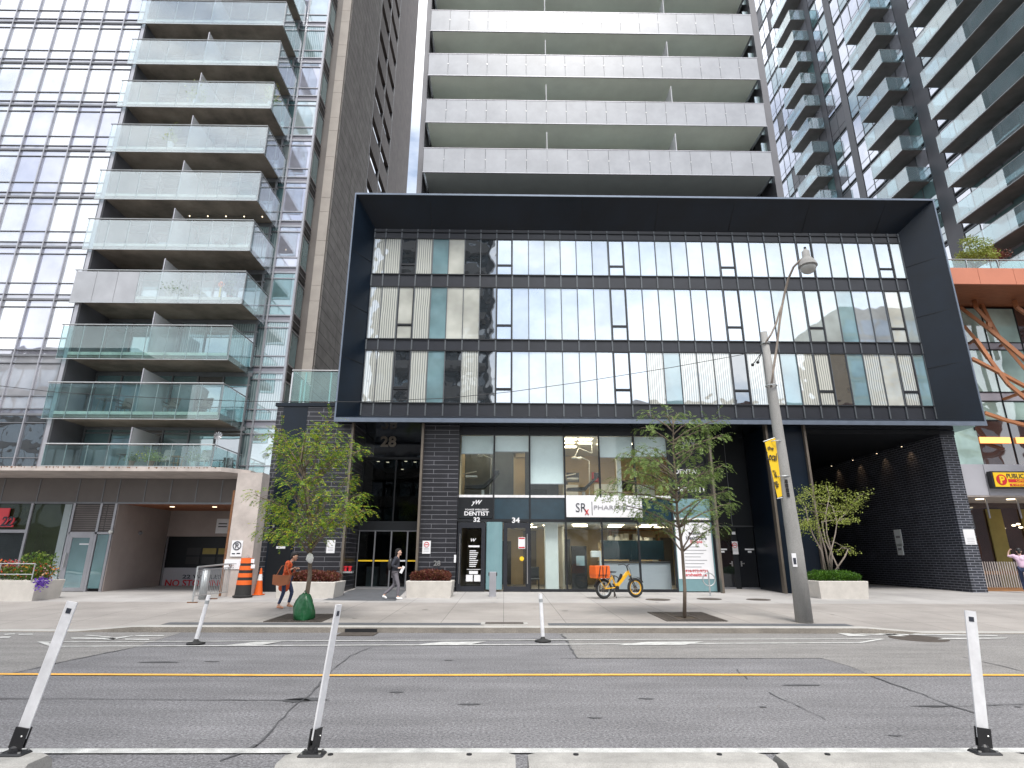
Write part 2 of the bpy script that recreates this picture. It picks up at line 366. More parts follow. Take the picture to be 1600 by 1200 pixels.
mat('far_tan',(.42,.33,.22),.85,var=.1,scale=.5)
mat('far_dark',(.03,.033,.038),.5,var=.2,scale=.5)
mat('far_conc',(.22,.21,.2),.85,var=.12,scale=.5)
mat('room_grey',(.11,.12,.13),.8,var=.15)
brick('ironspot',(.010,.010,.014),(.018,.018,.024),(.20,.20,.22),1.22,.185,.008,rough=.38,off=.5,bump=.3)
brick('dark_brick',(.012,.014,.02),(.034,.038,.052),(.24,.25,.29),.40,.105,.011,rough=.45,off=.5,bump=.5)
brick('side_cladding',(.25,.235,.228),(.285,.27,.26),(.07,.065,.06),3.2,.735,.02,rough=.8,off=0,bump=.2)
brick('siding',(.12,.095,.085),(.135,.11,.1),(.03,.024,.022),30,.33,.035,rough=.7,off=0,bump=.5)
brick('louvre',(.14,.12,.115),(.15,.13,.125),(.05,.043,.04),40,.085,.02,rough=.5,off=0,bump=.8)
rglass('g_sky',(.32,.36,.40),.45,tint=(.80,.89,1),wob=.006)
rglass('g_sky2',(.33,.37,.40),.36,tint=(.80,.89,1),wob=.006)
rglass('g_dark',(.03,.035,.04),.30,wob=.005,ws=1.6)
rglass('g_curtain',(.66,.67,.61),.20,pleat=62,pleat2=(.30,.32,.31),wob=.010,ws=1.6)
rglass('g_blind',(.55,.56,.51),.22,wob=.010,ws=1.6)
rglass('g_teal',(.19,.31,.34),.22,wob=.004)
rglass('g_pale',(.36,.42,.43),.32,wob=.005,tint=(.85,.93,.98))
rglass('g_left',(.40,.41,.44),.42,wob=.006,tint=(.93,.95,1))
rglass('g_left2',(.30,.31,.37),.36,wob=.006,tint=(.86,.88,1))
rglass('g_lav',(.20,.20,.24),.34,tint=(.85,.86,.92))
rglass('g_aqua',(.13,.23,.25),.24,wob=.006,tint=(.85,.97,1))
rglass('g_aqua_curt',(.36,.45,.46),.2,pleat=50,pleat2=(.17,.24,.26),wob=.006)
rglass('g_mint',(.42,.58,.53),.14,wob=.01)
rglass('g_brown',(.07,.04,.035),.12,wob=.01)
rglass('g_tower',(.40,.41,.46),.42,wob=.005,tint=(.9,.92,1))
rglass('g_tower_teal',(.14,.25,.26),.25,wob=.01)
rglass('g_far',(.04,.07,.09),.22,wob=.01)
rglass('g_green',(.03,.04,.02),.04,wob=.005)
rglass('gloss_black',(.008,.009,.012),.07,wob=.01,rough=.05)
cglass('rail_glass',(.84,.92,.94),.15,milk=.12,milkc=(.68,.75,.78))
cglass('rail_glass_clear',(.72,.9,.88),.04,milk=.08,milkc=(.5,.68,.66))
cglass('rail_frost',(.85,.88,.9),.05,milk=.78,milkc=(.72,.72,.74))
cglass('rail_teal',(.76,.89,.89),.05,milk=.035,milkc=(.52,.66,.69))
cglass('rail_side',(.66,.83,.86),.17,milk=.24,milkc=(.62,.70,.73))
cglass('shop_glass',(.92,.96,.96),.0,wob=.006)
cglass('entry_glass',(.45,.5,.52),.0)
leafmat('leaf_locust',[(.07,.17,.015),(.12,.25,.022),(.19,.32,.03),(.30,.40,.04),(.60,.46,.035)],.45)
leafmat('leaf_locust_pale',[(.09,.16,.04),(.15,.23,.055),(.22,.31,.08),(.30,.38,.14)],.4)
leafmat('leaf_lime',[(.18,.22,.04),(.28,.34,.06),(.40,.46,.12),(.26,.30,.06)],.4)
leafmat('leaf_hedge',[(.03,.09,.01),(.07,.17,.015),(.11,.24,.02)])
leafmat('leaf_red',[(.07,.015,.012),(.16,.035,.03),(.20,.10,.04),(.10,.03,.02),(.24,.06,.06)])
leafmat('leaf_green',[(.04,.09,.015),(.08,.16,.02),(.2,.25,.03)])
leafmat('petals',[(.6,.03,.05),(.65,.1,.02),(.7,.4,.05),(.6,.5,.5),(.55,.05,.2)])
leafmat('petals_purple',[(.12,.04,.4),(.2,.08,.5)])
def sidewalk_mat():
    m,t,out=nodes('sidewalk'); tcn=N(t,'ShaderNodeTexCoord'); sx=N(t,'ShaderNodeSeparateXYZ',{0:tcn.outputs['Object']})
    b=N(t,'ShaderNodeTexBrick',{'Vector':tcn.outputs['Object'],'Color1':(1,1,1,1),'Color2':(.93,.93,.93,1),'Mortar':(.5,.5,.5,1),'Scale':1,'Brick Width':1.5,'Row Height':1.95,'Mortar Size':.009,'Mortar Smooth':.3},offset=.0)
    gt=N(t,'ShaderNodeMath',{0:sx.outputs[1],1:19.95},operation='GREATER_THAN')
    cc=N(t,'ShaderNodeMixRGB',{0:gt.outputs[0],1:(.325,.302,.284,1),2:(.38,.366,.357,1)})
    ml=N(t,'ShaderNodeMixRGB',{0:1,1:cc.outputs[0],2:b.outputs['Color']},blend_type='MULTIPLY')
    n0=N(t,'ShaderNodeTexNoise',{'Vector':tcn.outputs['Object'],'Scale':.45,'Detail':8,'Roughness':.65}); f=N(t,'ShaderNodeMapRange',{0:n0.outputs[0],1:.3,2:.7,3:.80,4:1.16})
    n9=N(t,'ShaderNodeTexNoise',{'Vector':tcn.outputs['Object'],'Scale':45,'Detail':3}); f9=N(t,'ShaderNodeMapRange',{0:n9.outputs[0],1:.3,2:.7,3:.93,4:1.07})
    s=N(t,'ShaderNodeVectorMath',{0:ml.outputs[0],3:f.outputs[0]},operation='SCALE'); s2=N(t,'ShaderNodeVectorMath',{0:s.outputs[0],3:f9.outputs[0]},operation='SCALE')
    p=N(t,'ShaderNodeBsdfPrincipled',{'Base Color':s2.outputs[0],'Roughness':.9,'Specular IOR Level':.2}); t.links.new(p.outputs[0],out.inputs[0])
sidewalk_mat()
# ---------------------------------------------------------------- ground, road, pavement
structure(MB().quad((-400,-400,-.06),(400,-400,-.06),(400,500,-.06),(-400,500,-.06)).build('ground',M['ground_grey']))
structure(MB().quad((-90,-4,0),(90,-4,0),(90,14.12,0),(-90,14.12,0)).build('road',M['asphalt']))
def zs(x,y):
    b=.12+.0186*(y-14.2)
    if x<-8.3: k=min(1,(-8.3-x)/1.3); r=.012+max(0,y-14.1)*.055; b=b*(1-k)+min(b,r)*k
    if x>8.3: k=min(1,(x-8.3)/1.3); r=.012+max(0,y-14.1)*.055; b=b*(1-k)+min(b,r)*k
    return b
mb=MB(); xs=[-90,-60,-40,-30,-22,-16,-12,-9.6,-9.2,-8.75,-8.3]+[-7+1.75*i for i in range(9)]+[8.3,8.75,9.2,9.6,12,16,22,30,45,60,90]; ys=[14.40,15.2,16,17,18.5,20.5,22,24,26,30,36,60]
for j,y in enumerate(ys):
    for x in xs: mb.v.append((x,y,zs(x,y) if y<=26 else zs(x,26)+(y-26)*.004))
nx=len(xs)
for j in range(len(ys)-1):
    for i in range(nx-1): mb.f.append((j*nx+i,j*nx+i+1,(j+1)*nx+i+1,(j+1)*nx+i)); mb.m.append(0)
structure(mb.build('pavement',M['sidewalk']))
mb=MB()
for i in range(len(xs)-1):
    a,b=xs[i],xs[i+1]; za,zb=zs(a,14.42),zs(b,14.42)
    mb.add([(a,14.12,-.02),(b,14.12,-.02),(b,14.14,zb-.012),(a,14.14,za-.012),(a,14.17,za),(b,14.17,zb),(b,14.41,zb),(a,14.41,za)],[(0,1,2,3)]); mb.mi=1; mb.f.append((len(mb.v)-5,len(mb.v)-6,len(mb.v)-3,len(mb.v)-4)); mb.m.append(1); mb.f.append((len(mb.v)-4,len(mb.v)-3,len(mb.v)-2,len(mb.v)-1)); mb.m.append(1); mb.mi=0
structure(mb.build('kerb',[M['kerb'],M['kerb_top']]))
mb=MB(); mb.quad((-7.9,14.46,zs(0,14.46)+.004),(-.45,14.46,zs(0,14.46)+.004),(-.45,14.86,zs(0,14.86)+.004),(-7.9,14.86,zs(0,14.86)+.004))
mb.quad((1.05,14.46,zs(0,14.46)+.004),(8.2,14.46,zs(0,14.46)+.004),(8.2,14.86,zs(0,14.86)+.004),(1.05,14.86,zs(0,14.86)+.004))
structure(mb.build('pavement_strip',M['granite']))
def sheet(name,m,px,dz=.004,kind=True):
    pts=[]
    for q in px:
        x,y=gnd(*q); z=(zs(x,y) if y>14.15 else 0)+dz; pts.append((x,y,z))
    mb=MB(); n=len(pts); a=sum(pts[i][0]*pts[(i+1)%n][1]-pts[(i+1)%n][0]*pts[i][1] for i in range(n))
    if a<0: pts=pts[::-1]
    mb.poly(pts); return structure(mb.build(name,m))
sheet('entry_paving',M['granite'],[(504,938),(618,939),(636,921),(556,920)])
def rp(pts,name,m,z=.004):
    mb=MB(); n=len(pts); a=sum(pts[i][0]*pts[(i+1)%n][1]-pts[(i+1)%n][0]*pts[i][1] for i in range(n))
    if a<0: pts=pts[::-1]
    mb.poly([(p[0],p[1],z) for p in pts]); return structure(mb.build(name,m))
g=gnd
rp([g(1,1058),g(20,1052),g(85,1037),g(205,1013),(-7.2,14.1),(-90,14.1),(-90,9.1)],'road_patch',M['asphalt_pale'])
rp([(1.2,14.1),(1.35,13.4),g(902,1029),g(1100,1029),g(1285,1029),g(1330,1042),g(1362,1056),(9,9.3),(90,9.3),(90,14.1)],'road_patch',M['asphalt_pale'])
def ribbon(pts,w,name,m,z=.008,jit=0):
    mb=MB(); rnd=random.Random(len(pts)*7+int(w*1000)); P_=[]
    for i in range(len(pts)-1):
        a,b=pts[i],pts[i+1]; n=max(1,int(math.hypot(b[0]-a[0],b[1]-a[1])/.18)) if jit else 1
        for k in range(n): t=k/n; P_.append((a[0]+(b[0]-a[0])*t+rnd.uniform(-jit,jit),a[1]+(b[1]-a[1])*t+rnd.uniform(-jit,jit)))
    P_.append(pts[-1]); L_=[];R_=[]
    for i,p in enumerate(P_):
        q0=P_[max(i-1,0)]; q1=P_[min(i+1,len(P_)-1)]; dx,dy=q1[0]-q0[0],q1[1]-q0[1]; l=math.hypot(dx,dy) or 1; ww=w*(1 if not jit else rnd.uniform(.3,1.5))/2
        L_.append((p[0]-dy/l*ww,p[1]+dx/l*ww,z)); R_.append((p[0]+dy/l*ww,p[1]-dx/l*ww,z))
    n=len(P_); mb.add(L_+R_,[(i,n+i,n+i+1,i+1) for i in range(n-1)]); return structure(mb.build(name,m))
ribbon([(-60,9.27),(-7.6,9.27),(-3,9.2),(2,9.27),(60,9.35)],.12,'centre_line',M['paint_yellow'],.012)
ribbon([(-60,5.78),(60,5.86)],.13,'lane_line',M['paint_white'],.012)
ribbon([g(58,1004),g(1000,1000),g(1379,999)],.09,'cycle_lane_line',M['paint_white'],.012)
ribbon([g(80,1011),g(800,1008),g(1345,1005),g(1379,999)],.10,'cycle_lane_line',M['paint_white'],.0125)
rp([g(58,1004),g(75,1005),g(92,1011),g(78,1011)],'road_marking',M['paint_white'],.013)
for a,b in ((350,440),(960,1100),(640,760)): rp([g(a,1009.5),g(a+50,1004),g(b,1003.5),g(b-30,1008.5)],'road_marking',M['paint_white'],.0135)
for q in ([(110,997),(180,998),(182,1000),(112,999)],[(130,993.5),(170,997),(176,996.4),(140,993)],[(160,1000),(205,994),(210,994.4),(170,1001)],[(195,999),(233,999.4),(233,1001),(195,1000.6)],[(210,993.6),(255,993.4),(257,994.8),(212,995)],
          [(0,995.5),(18,995),(14,997.5),(0,997.8)],[(5,991.5),(22,990.5),(24,992),(8,993)],[(28,991.5),(50,991),(52,992.5),(30,993)],
          [(1308,990),(1325,986.5),(1360,986.5),(1330,990.5)],[(1325,991),(1350,992.5),(1420,993.5),(1420,991.6)],[(1370,990.5),(1400,986.5),(1415,986.5),(1395,991)],[(1420,992.5),(1560,995),(1558,993.6),(1430,991)],[(1465,1000),(1572,998.5),(1574,997.3),(1475,998)]):
    rp([g(*p) for p in q],'road_marking',M['paint_white'],.0135)
for pts,w in (([g(400,1168),g(430,1136),g(462,1100),g(480,1090),g(505,1062),g(520,1048),g(548,1025),g(580,1012)],.017),([g(0,1092),g(200,1093),g(330,1094.5),g(470,1095)],.02),
              ([g(1358,1056),g(1440,1085),g(1490,1105),g(1525,1115)],.022),([g(1505,1027),g(1600,1050)],.018),([g(1445,1104),g(1480,1105),g(1600,1101)],.02),([g(878,991),g(890,1010),g(902,1029)],.03),([g(875,1029),g(1040,1029),g(1285,1029)],.016),
              ([g(10,1056),g(85,1037),g(205,1013)],.02),([g(1150,1045),g(1168,1062)],.012),([g(1200,1082),g(1290,1125)],.012),([g(345,1190),g(380,1178),g(400,1165)],.03)):
    ribbon(pts,w,'road_crack',M['tar'],.009,jit=.018)
def blot(cx,cy,rx,ry,seed,name,m,z=.006):
    r=random.Random(seed); rp([(cx+rx*math.cos(a)*r.uniform(.55,1.1),cy+ry*math.sin(a)*r.uniform(.5,1.1)) for a in [i*math.pi/9 for i in range(18)]],name,m,z)
for i,(x,y,rx,ry) in enumerate([(620,1082,.10,.05),(735,1101,.16,.05),(930,1122,.08,.04),(1010,1092,.12,.04),(1400,1150,.08,.03),(700,1032,.10,.04),(250,1035,.35,.08),(332,1034,.15,.05),(480,1093,.35,.1),(465,1095,.2,.12),(1253,1071,.3,.06),(1455,1104,.25,.05),(1590,1105,.05,.03),(1192,1105,.06,.03)]):
    q=g(x,y); blot(q[0],q[1],rx,ry,i,'road_stain',M['tar'])
_r=random.Random(19)
for i in range(16):
    x=_r.uniform(-7.5,11); y=_r.uniform(15.3,21.5); blot(x,y,_r.uniform(.04,.12),_r.uniform(.04,.12),100+i,'pavement_stain',M['stain'],zs(x,y)+.007)
# manholes and covers
for k,(px,py,r,lab) in enumerate([(1435,998,.55,'round iron manhole cover in the road near the right driveway'),(1028,937,.42,'rusty round cover set in the pavement behind the right street tree'),(1108,936,.42,'rusty round cover in the pavement below the ring bike stand'),(1185,937,.4,'dark round cover in the pavement left of the planter with the small tree'),]):
    x,y=g(px,py); z=(zs(x,y) if y>14.2 else 0)
    o=MB().lathe([(r,z-.01),(r,z+.008),(r*.96,z+.014),(r*.93,z+.010)],x,y,32).build('manhole_cover',M['iron'],None,(x,y,z)); tag(o,lab,'manhole cover','round iron covers')
def tree_grate(px,hole,label):
    pts=[g(*q) for q in px]; cx=sum(p[0] for p in pts)/4; cy=sum(p[1] for p in pts)/4; z=zs(0,cy)
    x0=(pts[0][0]+pts[3][0])/2; x1=(pts[1][0]+pts[2][0])/2; y0=min(p[1] for p in pts); y1=max(p[1] for p in pts); hx,hy,hr=hole
    t=thing('tree_grate',label,'tree grate',(cx,cy,z),'iron grates round the street trees')
    mb=MB(); k=.0186; Z=lambda y:.12+.0186*(y-14.2)+.012
    n=22
    for i in range(n):
        a=x0+(x1-x0)*i/n; b=a+(x1-x0)/n*.62
        for (c0,c1) in ((y0,hy-hr),(hy+hr,y1)) if (b>hx-hr and a<hx+hr) else ((y0,y1),):
            mb.add([(a,c0,Z(c0)),(b,c0,Z(c0)),(b,c1,Z(c1)),(a,c1,Z(c1)),(a,c0,Z(c0)-.02),(b,c0,Z(c0)-.02),(b,c1,Z(c1)-.02),(a,c1,Z(c1)-.02)],[(0,1,2,3),(4,7,6,5),(0,4,5,1),(1,5,6,2),(2,6,7,3),(3,7,4,0)])
    for yy in (y0,hy-hr-.05,hy+hr,y1-.06): mb.add([(x0,yy,Z(yy)+.003),(x1,yy,Z(yy)+.003),(x1,yy+.06,Z(yy+.06)+.003),(x0,yy+.06,Z(yy+.06)+.003)],[(0,1,2,3)])
    for xx in (x0,hx-hr-.05,hx+hr,x1-.06): mb.add([(xx,y0,Z(y0)+.005),(xx+.06,y0,Z(y0)+.005),(xx+.06,y1,Z(y1)+.005),(xx,y1,Z(y1)+.005)],[(0,1,2,3)])
    mb.build('grating',M['iron'],t)
    MB().add([(x0,y0,Z(y0)-.008),(x1,y0,Z(y0)-.008),(x1,y1,Z(y1)-.008),(x0,y1,Z(y1)-.008)],[(0,1,2,3)]).build('soil_bed',M['soil'],t)
tree_grate([(413,972),(503,972),(530,960),(447,960)],(-4.95,15.55,.22),'square iron grate under the green watering bag of the left street tree')
tree_grate([(1037,971),(1128,970),(1102,957),(1018,958)],(4.68,15.95,.26),'square iron grate with an open middle round the right street tree')
x,y=g(554,994)
t=thing('storm_drain','slotted storm drain opening in the kerb left of centre','drain',(x,14.1,0))
MB().box(x-.36,x+.36,14.105,14.14,.015,.085).build('slot',M['black'],t); MB().slab([(x-.4,13.55),(x+.4,13.55),(x+.4,14.08),(x-.4,14.08)],0,.016).build('cover',M['iron'],t)
x,y=g(788,978)
t=thing('utility_hatch','rectangular metal hatch set in the pavement behind the kerb','hatch',(x,14.75,zs(x,14.75)))
MB().slab([(x-.55,14.5),(x+.55,14.5),(x+.55,14.95),(x-.55,14.95)],zs(0,14.5)-.01,zs(0,14.95)+.012).build('hatch_frame',M['kerb_top'],t)
MB().slab([(x-.45,14.56),(x+.45,14.56),(x+.45,14.88),(x-.45,14.88)],zs(0,14.5)+.01,zs(0,14.95)+.02).build('hatch_lid',M['iron'],t)
# ---------------------------------------------------------------- lane separators
def separator(x0,x1,label):
    t=thing('lane_separator',label,'concrete separator',((x0+x1)/2,5.15,0),'concrete separators along the near lane line')
    mb=MB(); pr=[(4.93,0),(5.37,0),(5.35,.10),(5.28,.15),(5.03,.15),(4.95,.10)]
    e=.07; n=len(pr)
    def ring(x,s): cy=5.15; return [(x,cy+(p[0]-cy)*s,p[1]*(1 if s==1 else .93)) for p in pr]
    v=ring(x0,.8)+ring(x0+e,1)+ring(x1-e,1)+ring(x1,.8); f=[tuple(range(n)),tuple(reversed(range(3*n,4*n)))]
    for k in range(3):
        for i in range(n): j=(i+1)%n; f.append((k*n+i,k*n+n+i,k*n+n+j,k*n+j))
    mb.add(v,[tuple(reversed(q)) for q in f]); mb.build('block',M['concrete_block'],t)
    for fx in (.2,.8):
        xx=x0+(x1-x0)*fx; MB().lathe([(.022,.148),(.022,.158),(.012,.16)],xx,5.22,10).build('bolt_hole',M['black'],t)
    return t
separator(-5.6,-3.58,'white concrete lane separator at the far left below the leaning post')
separator(-1.72,.10,'white concrete lane separator left of centre carrying the thin post')
separator(.20,2.10,'white concrete lane separator between its two close neighbours')
separator(2.18,4.20,'white concrete lane separator at the right carrying the wide post')
def flat_post(bx,by,bz,tx,tz,w,th,label,yaw=0,yt=None):
    t=thing('delineator_post',label,'post',(bx,by,bz),'white lane delineator posts'); yt=by if yt is None else yt
    a=Vector((bx,by,bz)); b=Vector((tx,yt,tz)); ax=(b-a).normalized(); wx=Vector((math.cos(yaw),math.sin(yaw),0)); wx=(wx-ax*wx.dot(ax)).normalized(); n_=ax.cross(wx)
    def panel(s0,s1,w_,t_,name,m,par=t,off=0):
        p=a.lerp(b,s0)+n_*off; q=a.lerp(b,s1)+n_*off; v=[]
        for r_ in (p,q):
            for (i,j) in ((-1,-1),(1,-1),(1,1),(-1,1)): v.append(r_+wx*w_/2*i+n_*t_/2*j)
        return MB().add(v,[(3,2,1,0),(4,5,6,7),(0,1,5,4),(1,2,6,5),(2,3,7,6),(3,0,4,7)]).build(name,m,par)
    panel(.10,1,w,th,'post_blade',M['white_paint'])
    for sg in (-1,1):
        br=panel(.04,.17,w*1.15,.012,'bracket',M['black'],off=sg*(th/2+.012))
        MB().ball(tuple(a.lerp(b,.12)+n_*sg*(th/2+.022)+wx*w*.25),.008,8,5).build('bolt',M['steel'],br)
    panel(.92,.955,w*.45,th+.006,'emblem',M['ink'])
    mb=MB(); mb.cbox(bx-.10,bx+.10,by-.07,by+.07,bz,bz+.018,.012); mb.lathe([(.045,bz+.015),(.04,bz+.05),(.022,bz+.07)],bx,by,12); bs=mb.build('base',M['black'],t)
    for i,j in ((-.07,-.045),(.07,-.045),(.07,.045),(-.07,.045)): MB().lathe([(.011,bz+.018),(.011,bz+.028)],bx+i,by+j,6).build('bolt',M['steel'],bs)
    return t
flat_post(-3.84,5.24,.15,-3.63,1.275,.085,.014,'white flat lane post leaning right at the far left',yaw=.1)
flat_post(-1.50,5.22,.15,-1.39,1.26,.085,.014,'thin white lane post seen nearly edge-on left of centre',yaw=1.30)
flat_post(3.88,5.26,.15,4.00,1.22,.085,.014,'white flat lane post at the right beside the end of its separator',yaw=-.15)
def round_post(x,y,lx,hh,label):
    t=thing('delineator_post',label,'post',(x,y,.013),'round white posts along the cycle lane')
    mb=MB(); mb.lathe([(.17,.013),(.165,.03),(.09,.045),(.05,.06),(.035,.10)],x,y,16); mb.smooth=True; mb.build('base',M['rubber'],t)
    mb=MB(); mb.tube([(x,y,.1),(x+lx*.5,y,.1+hh*.5),(x+lx,y,.1+hh)],.038,10); mb.build('tube',M['white_paint'],t)
    mb=MB(); mb.tube([(x+lx*.80,y,.1+hh*.8),(x+lx*.88,y,.1+hh*.88)],.041,10); mb.build('reflective_band',M['galv'],t)
round_post(-5.98,12.3,.12,.80,'scuffed round white post in the cycle lane buffer at left')
round_post(.80,12.72,-.04,.82,'scuffed round white post in the cycle lane buffer near the centre')
# ---------------------------------------------------------------- podium building (centre)
BX0,BX1,BZ0,BZ1,BY,GY=-7.07,20.2,7.08,17.93,23.5,24.75
SS=GY/26.0
def gx(x): return x*SS
def gz(z): return 1.65+(z-1.65)*SS
GL,GR=gx(-6.66),gx(20.08)
pod=thing('podium_building','dark navy podium building with a deep boxed frame of glass over the entrances','building',(6.5,24.5,.33))
mb=MB()   # frame of the box, walls splayed from a thin front edge
mb.slab([(BX0,BY),(BX0+.04,BY),(GL,GY),(GL,GY+.1),(BX0,GY+.1)],BZ0,BZ1)
mb.slab([(BX1,BY),(BX1-.04,BY),(GR,GY),(GR,GY+.1),(BX1,GY+.1)],BZ0,BZ1)
mb.xprism([(BY+.002,BZ1+.002),(GY+.08,BZ1+.002),(GY+.08,gz(17.6)),(GY,gz(17.6)),(BY+.002,BZ1-.04)],BX0+.045,BX1-.045)
mb.xprism([(BY+.002,BZ0+.002),(GY+.08,BZ0+.002),(GY+.08,gz(7.83)),(GY,gz(7.83)),(BY+.002,BZ0+.12)],BX0+.045,BX1-.045)
mb.box(BX0+.5,BX1-.5,GY+1.5,44,BZ0+.1,BZ1-.6)
mb.box(-7.06,-6.7,GY+.11,44,7.1,17.9); mb.box(20.0,20.19,GY+.11,44,7.1,17.9); mb.box(-6.69,19.99,GY+.11,44,17.5,17.91)
mb.build('box_frame',M['navy'],pod)
mb=MB(); e=.035
mb.box(BX0-.01,BX1+.01,BY-e,BY-.002,BZ1-.07,BZ1+.02); mb.box(BX0-.01,BX1+.01,BY-e-.02,BY-.003,BZ0-.10,BZ0+.08)
mb.box(BX0-.012,BX0+.05,BY-e-.004,BY-.004,BZ0+.081,BZ1-.071); mb.box(BX1-.05,BX1+.012,BY-e-.004,BY-.004,BZ0+.081,BZ1-.071)
mb.build('edge_trim',M['edge_metal'],pod)
MB().box(-7.0,20.15,BY+.01,40,BZ0-.03,BZ0-.003).build('soffit',M['gloss_black'],pod)
rows=[(gz(15.05),gz(17.05),'top'),(gz(11.62),gz(14.38),'mid'),(gz(8.46),gz(11.05),'low')]
xe=[gx(q) for q in [-6.64,-6.08]+[-6.08+.80*i for i in range(1,33)]+[20.07]]; BANDS=[(gz(a),gz(b)) for a,b in ((17.05,17.6),(14.38,15.05),(11.05,11.62),(7.83,8.46))]
NC=len(xe)-1
mb=MB()
for a,b in BANDS: mb.box(GL,GR,GY,GY+.06,a,b)
mb.build('spandrel',M['charcoal'],pod)
mb=MB()
for i,x in enumerate(xe):
    for (a,b,_) in rows: mb.box(x-.017,x+.017,GY-.05,GY+.01,a,b)
    for (a,b) in BANDS: mb.box(x-.03,x+.03,GY-.045,GY-.001,a+.02,b-.02)
mb.build('mullion',M['mullion_grey'],pod)
mb=MB()
for z in (17.05,15.05,14.38,11.62,11.05,8.46,17.42): mb.box(GL,GR,GY-.056,GY-.002,gz(z)-.025,gz(z)+.025)
mb.build('transom',M['mullion_dark'],pod)
mb=MB()
for (xf,xb) in ((BX0+.05,GL+.006),(BX1-.05,GR-.006)):
    for z in (9.9,12.4,15.0): mb.bar((xf,BY+.03,z),(xb,GY-.03,z+(.0)),.014,.02)
for x in (-3.6,0.,3.6,7.2,10.8,14.4,18.0): mb.bar((x,BY+.03,BZ1-.055),(x,GY-.03,gz(17.6)-.004),.014,.014)
mb.build('panel_joint',M['navy_matte'],pod)
OPEN=(2,8,15,22,27,32); TEAL=(4,11,18,25,29,33)
rnd=random.Random(4)
for ri,(z0,z1,_) in enumerate(rows):
    for c in range(NC):
        a,b=xe[c]+.017,xe[c+1]-.017
        if c in TEAL: m='g_teal' if (c<11 or (ri==2 and c>14) or (ri==1 and c==29)) else 'g_pale'
        elif c<8: m=[['g_curtain','g_curtain','g_dark','g_curtain','','g_blind','g_dark','g_dark'],['g_curtain','g_curtain','g_blind','g_curtain','','g_blind','g_blind','g_dark'],['g_curtain','g_curtain','g_dark','g_curtain','','g_dark','g_curtain','g_dark']][ri][c]
        elif ri==2 and c>16: m=rnd.choice(['g_curtain','g_curtain','g_blind','g_dark','g_curtain'])
        elif ri==1 and c>25: m=rnd.choice(['g_blind','g_sky2','g_pale','g_sky2'])
        else: m=rnd.choice(['g_sky','g_sky2','g_sky'])
        mb=MB()
        if c in OPEN:
            s=z0+.27*(z1-z0)
            for (p,q) in ((z0,s-.03),(s+.03,z1)): mb.box(a+.05,b-.05,GY-.004,GY+.02,p+.03,q-.04)
            w=mb.build('window',M[m],pod)
            f=MB(); 
            for (p,q) in ((z0,s),(s,z1)):
                f.box(a,a+.05,GY-.045,GY+.015,p,q); f.box(b-.05,b,GY-.045,GY+.015,p,q); f.box(a+.05,b-.05,GY-.043,GY+.015,q-.045,q); f.box(a+.05,b-.05,GY-.043,GY+.015,p,p+.04)
            f.build('window_frame',M['mullion_dark'],w)
        else:
            mb.box(a,b,GY-.004+rnd.uniform(-.002,.002),GY+.02,z0+.02,z1-.02); mb.build('window',M[m],pod)
# ---- brick wing at the left of the entrance
S=24.1
mb=MB(); mb.box(-9.72,-7.08,S,27,.2,7.78); mb.box(-7.079,-6.46,S,27,.2,7.04); mb.build('brick_wing',M['ironspot'],pod)
MB().box(-9.80,-7.1,S-.06,27,7.78,7.93).build('coping',M['navy'],pod)
mb=MB()
x0=at(442,650,S)[0]; x1=at(480,650,S)[0]; mb.box(x0,x1,S-.012,S+.01,.35,7.77); x2=at(421,880,S)[0]
mb.build('metal_panel',M['navy'],pod)
d=MB().box(at(425,850,S)[0]-.1,at(456,850,S)[0],S-.035,S-.013,.31,2.75).build('service_door',M['navy_matte'],pod)
MB().box(at(432,858,S)[0],at(446,858,S)[0],S-.045,S-.036,1.93,2.02).build('name_plate',M['sign_white'],d)
MB().box(at(421,900,S)[0]-.10,at(421,900,S)[0]-.03,S-.03,S-.002,.31,2.85).build('door_trim',M['alu'],pod)
for (xa,y0,z1) in ((-6.45,S-.14,7.05),(-3.50,S-.14,7.05),(8.60,S-.1,7.05),(11.03,S-.2,7.05),(12.66,S-.2,7.05)):
    MB().box(xa,xa+.09,y0,y0+.25,.28,z1).build('corner_trim',M['bronze'],pod)
MB().box(-6.455,-6.35,S+.1,26.0,.28,7.04).build('brick_return',M['ironspot'],pod)
# ---- entrance 28
EX0,EX1,EY=-6.35,-3.42,26.0
mb=MB(); mb.box(EX0,EX1,EY,EY+.1,5.93,7.04); mb.build('upper_panel',M['gloss_black'],pod)
ent=MB(); ent.box(EX0,EX1,EY-.05,EY+.06,2.74,3.12); ent.box(EX0,EX1,EY-.03,EY+.05,5.83,5.93)
for x in (EX0,EX0+1.45,EX1-.06): ent.box(x,x+.06,EY-.03,EY+.05,3.12,5.83)
ent.build('entrance_frame',M['navy_matte'],pod)
MB().box(EX0+.06,EX1-.06,EY,EY+.02,3.12,5.83).build('entrance_glazing',M['entry_glass'],pod)
for k in range(4):
    a=EX0+.06+k*(EX1-EX0-.12)/4; b=a+(EX1-EX0-.12)/4
    dr=MB().box(a+.03,b-.03,EY-.01,EY+.01,.40,2.70).build('sliding_door',M['entry_glass'],pod)
    fr=MB(); fr.box(a,a+.03,EY-.03,EY+.03,.36,2.74); fr.box(b-.03,b,EY-.03,EY+.03,.36,2.74); fr.box(a+.03,b-.03,EY-.03,EY+.03,.34,.42); fr.box(a+.03,b-.03,EY-.028,EY+.03,2.69,2.74); fr.build('door_frame',M['alu_dark'],dr)
    MB().box(a+.05,b-.05,EY-.018,EY-.011,1.44,1.50).build('safety_strip',M['sign_yellow'] if k in (0,1,3) else M['sign_white'],dr)
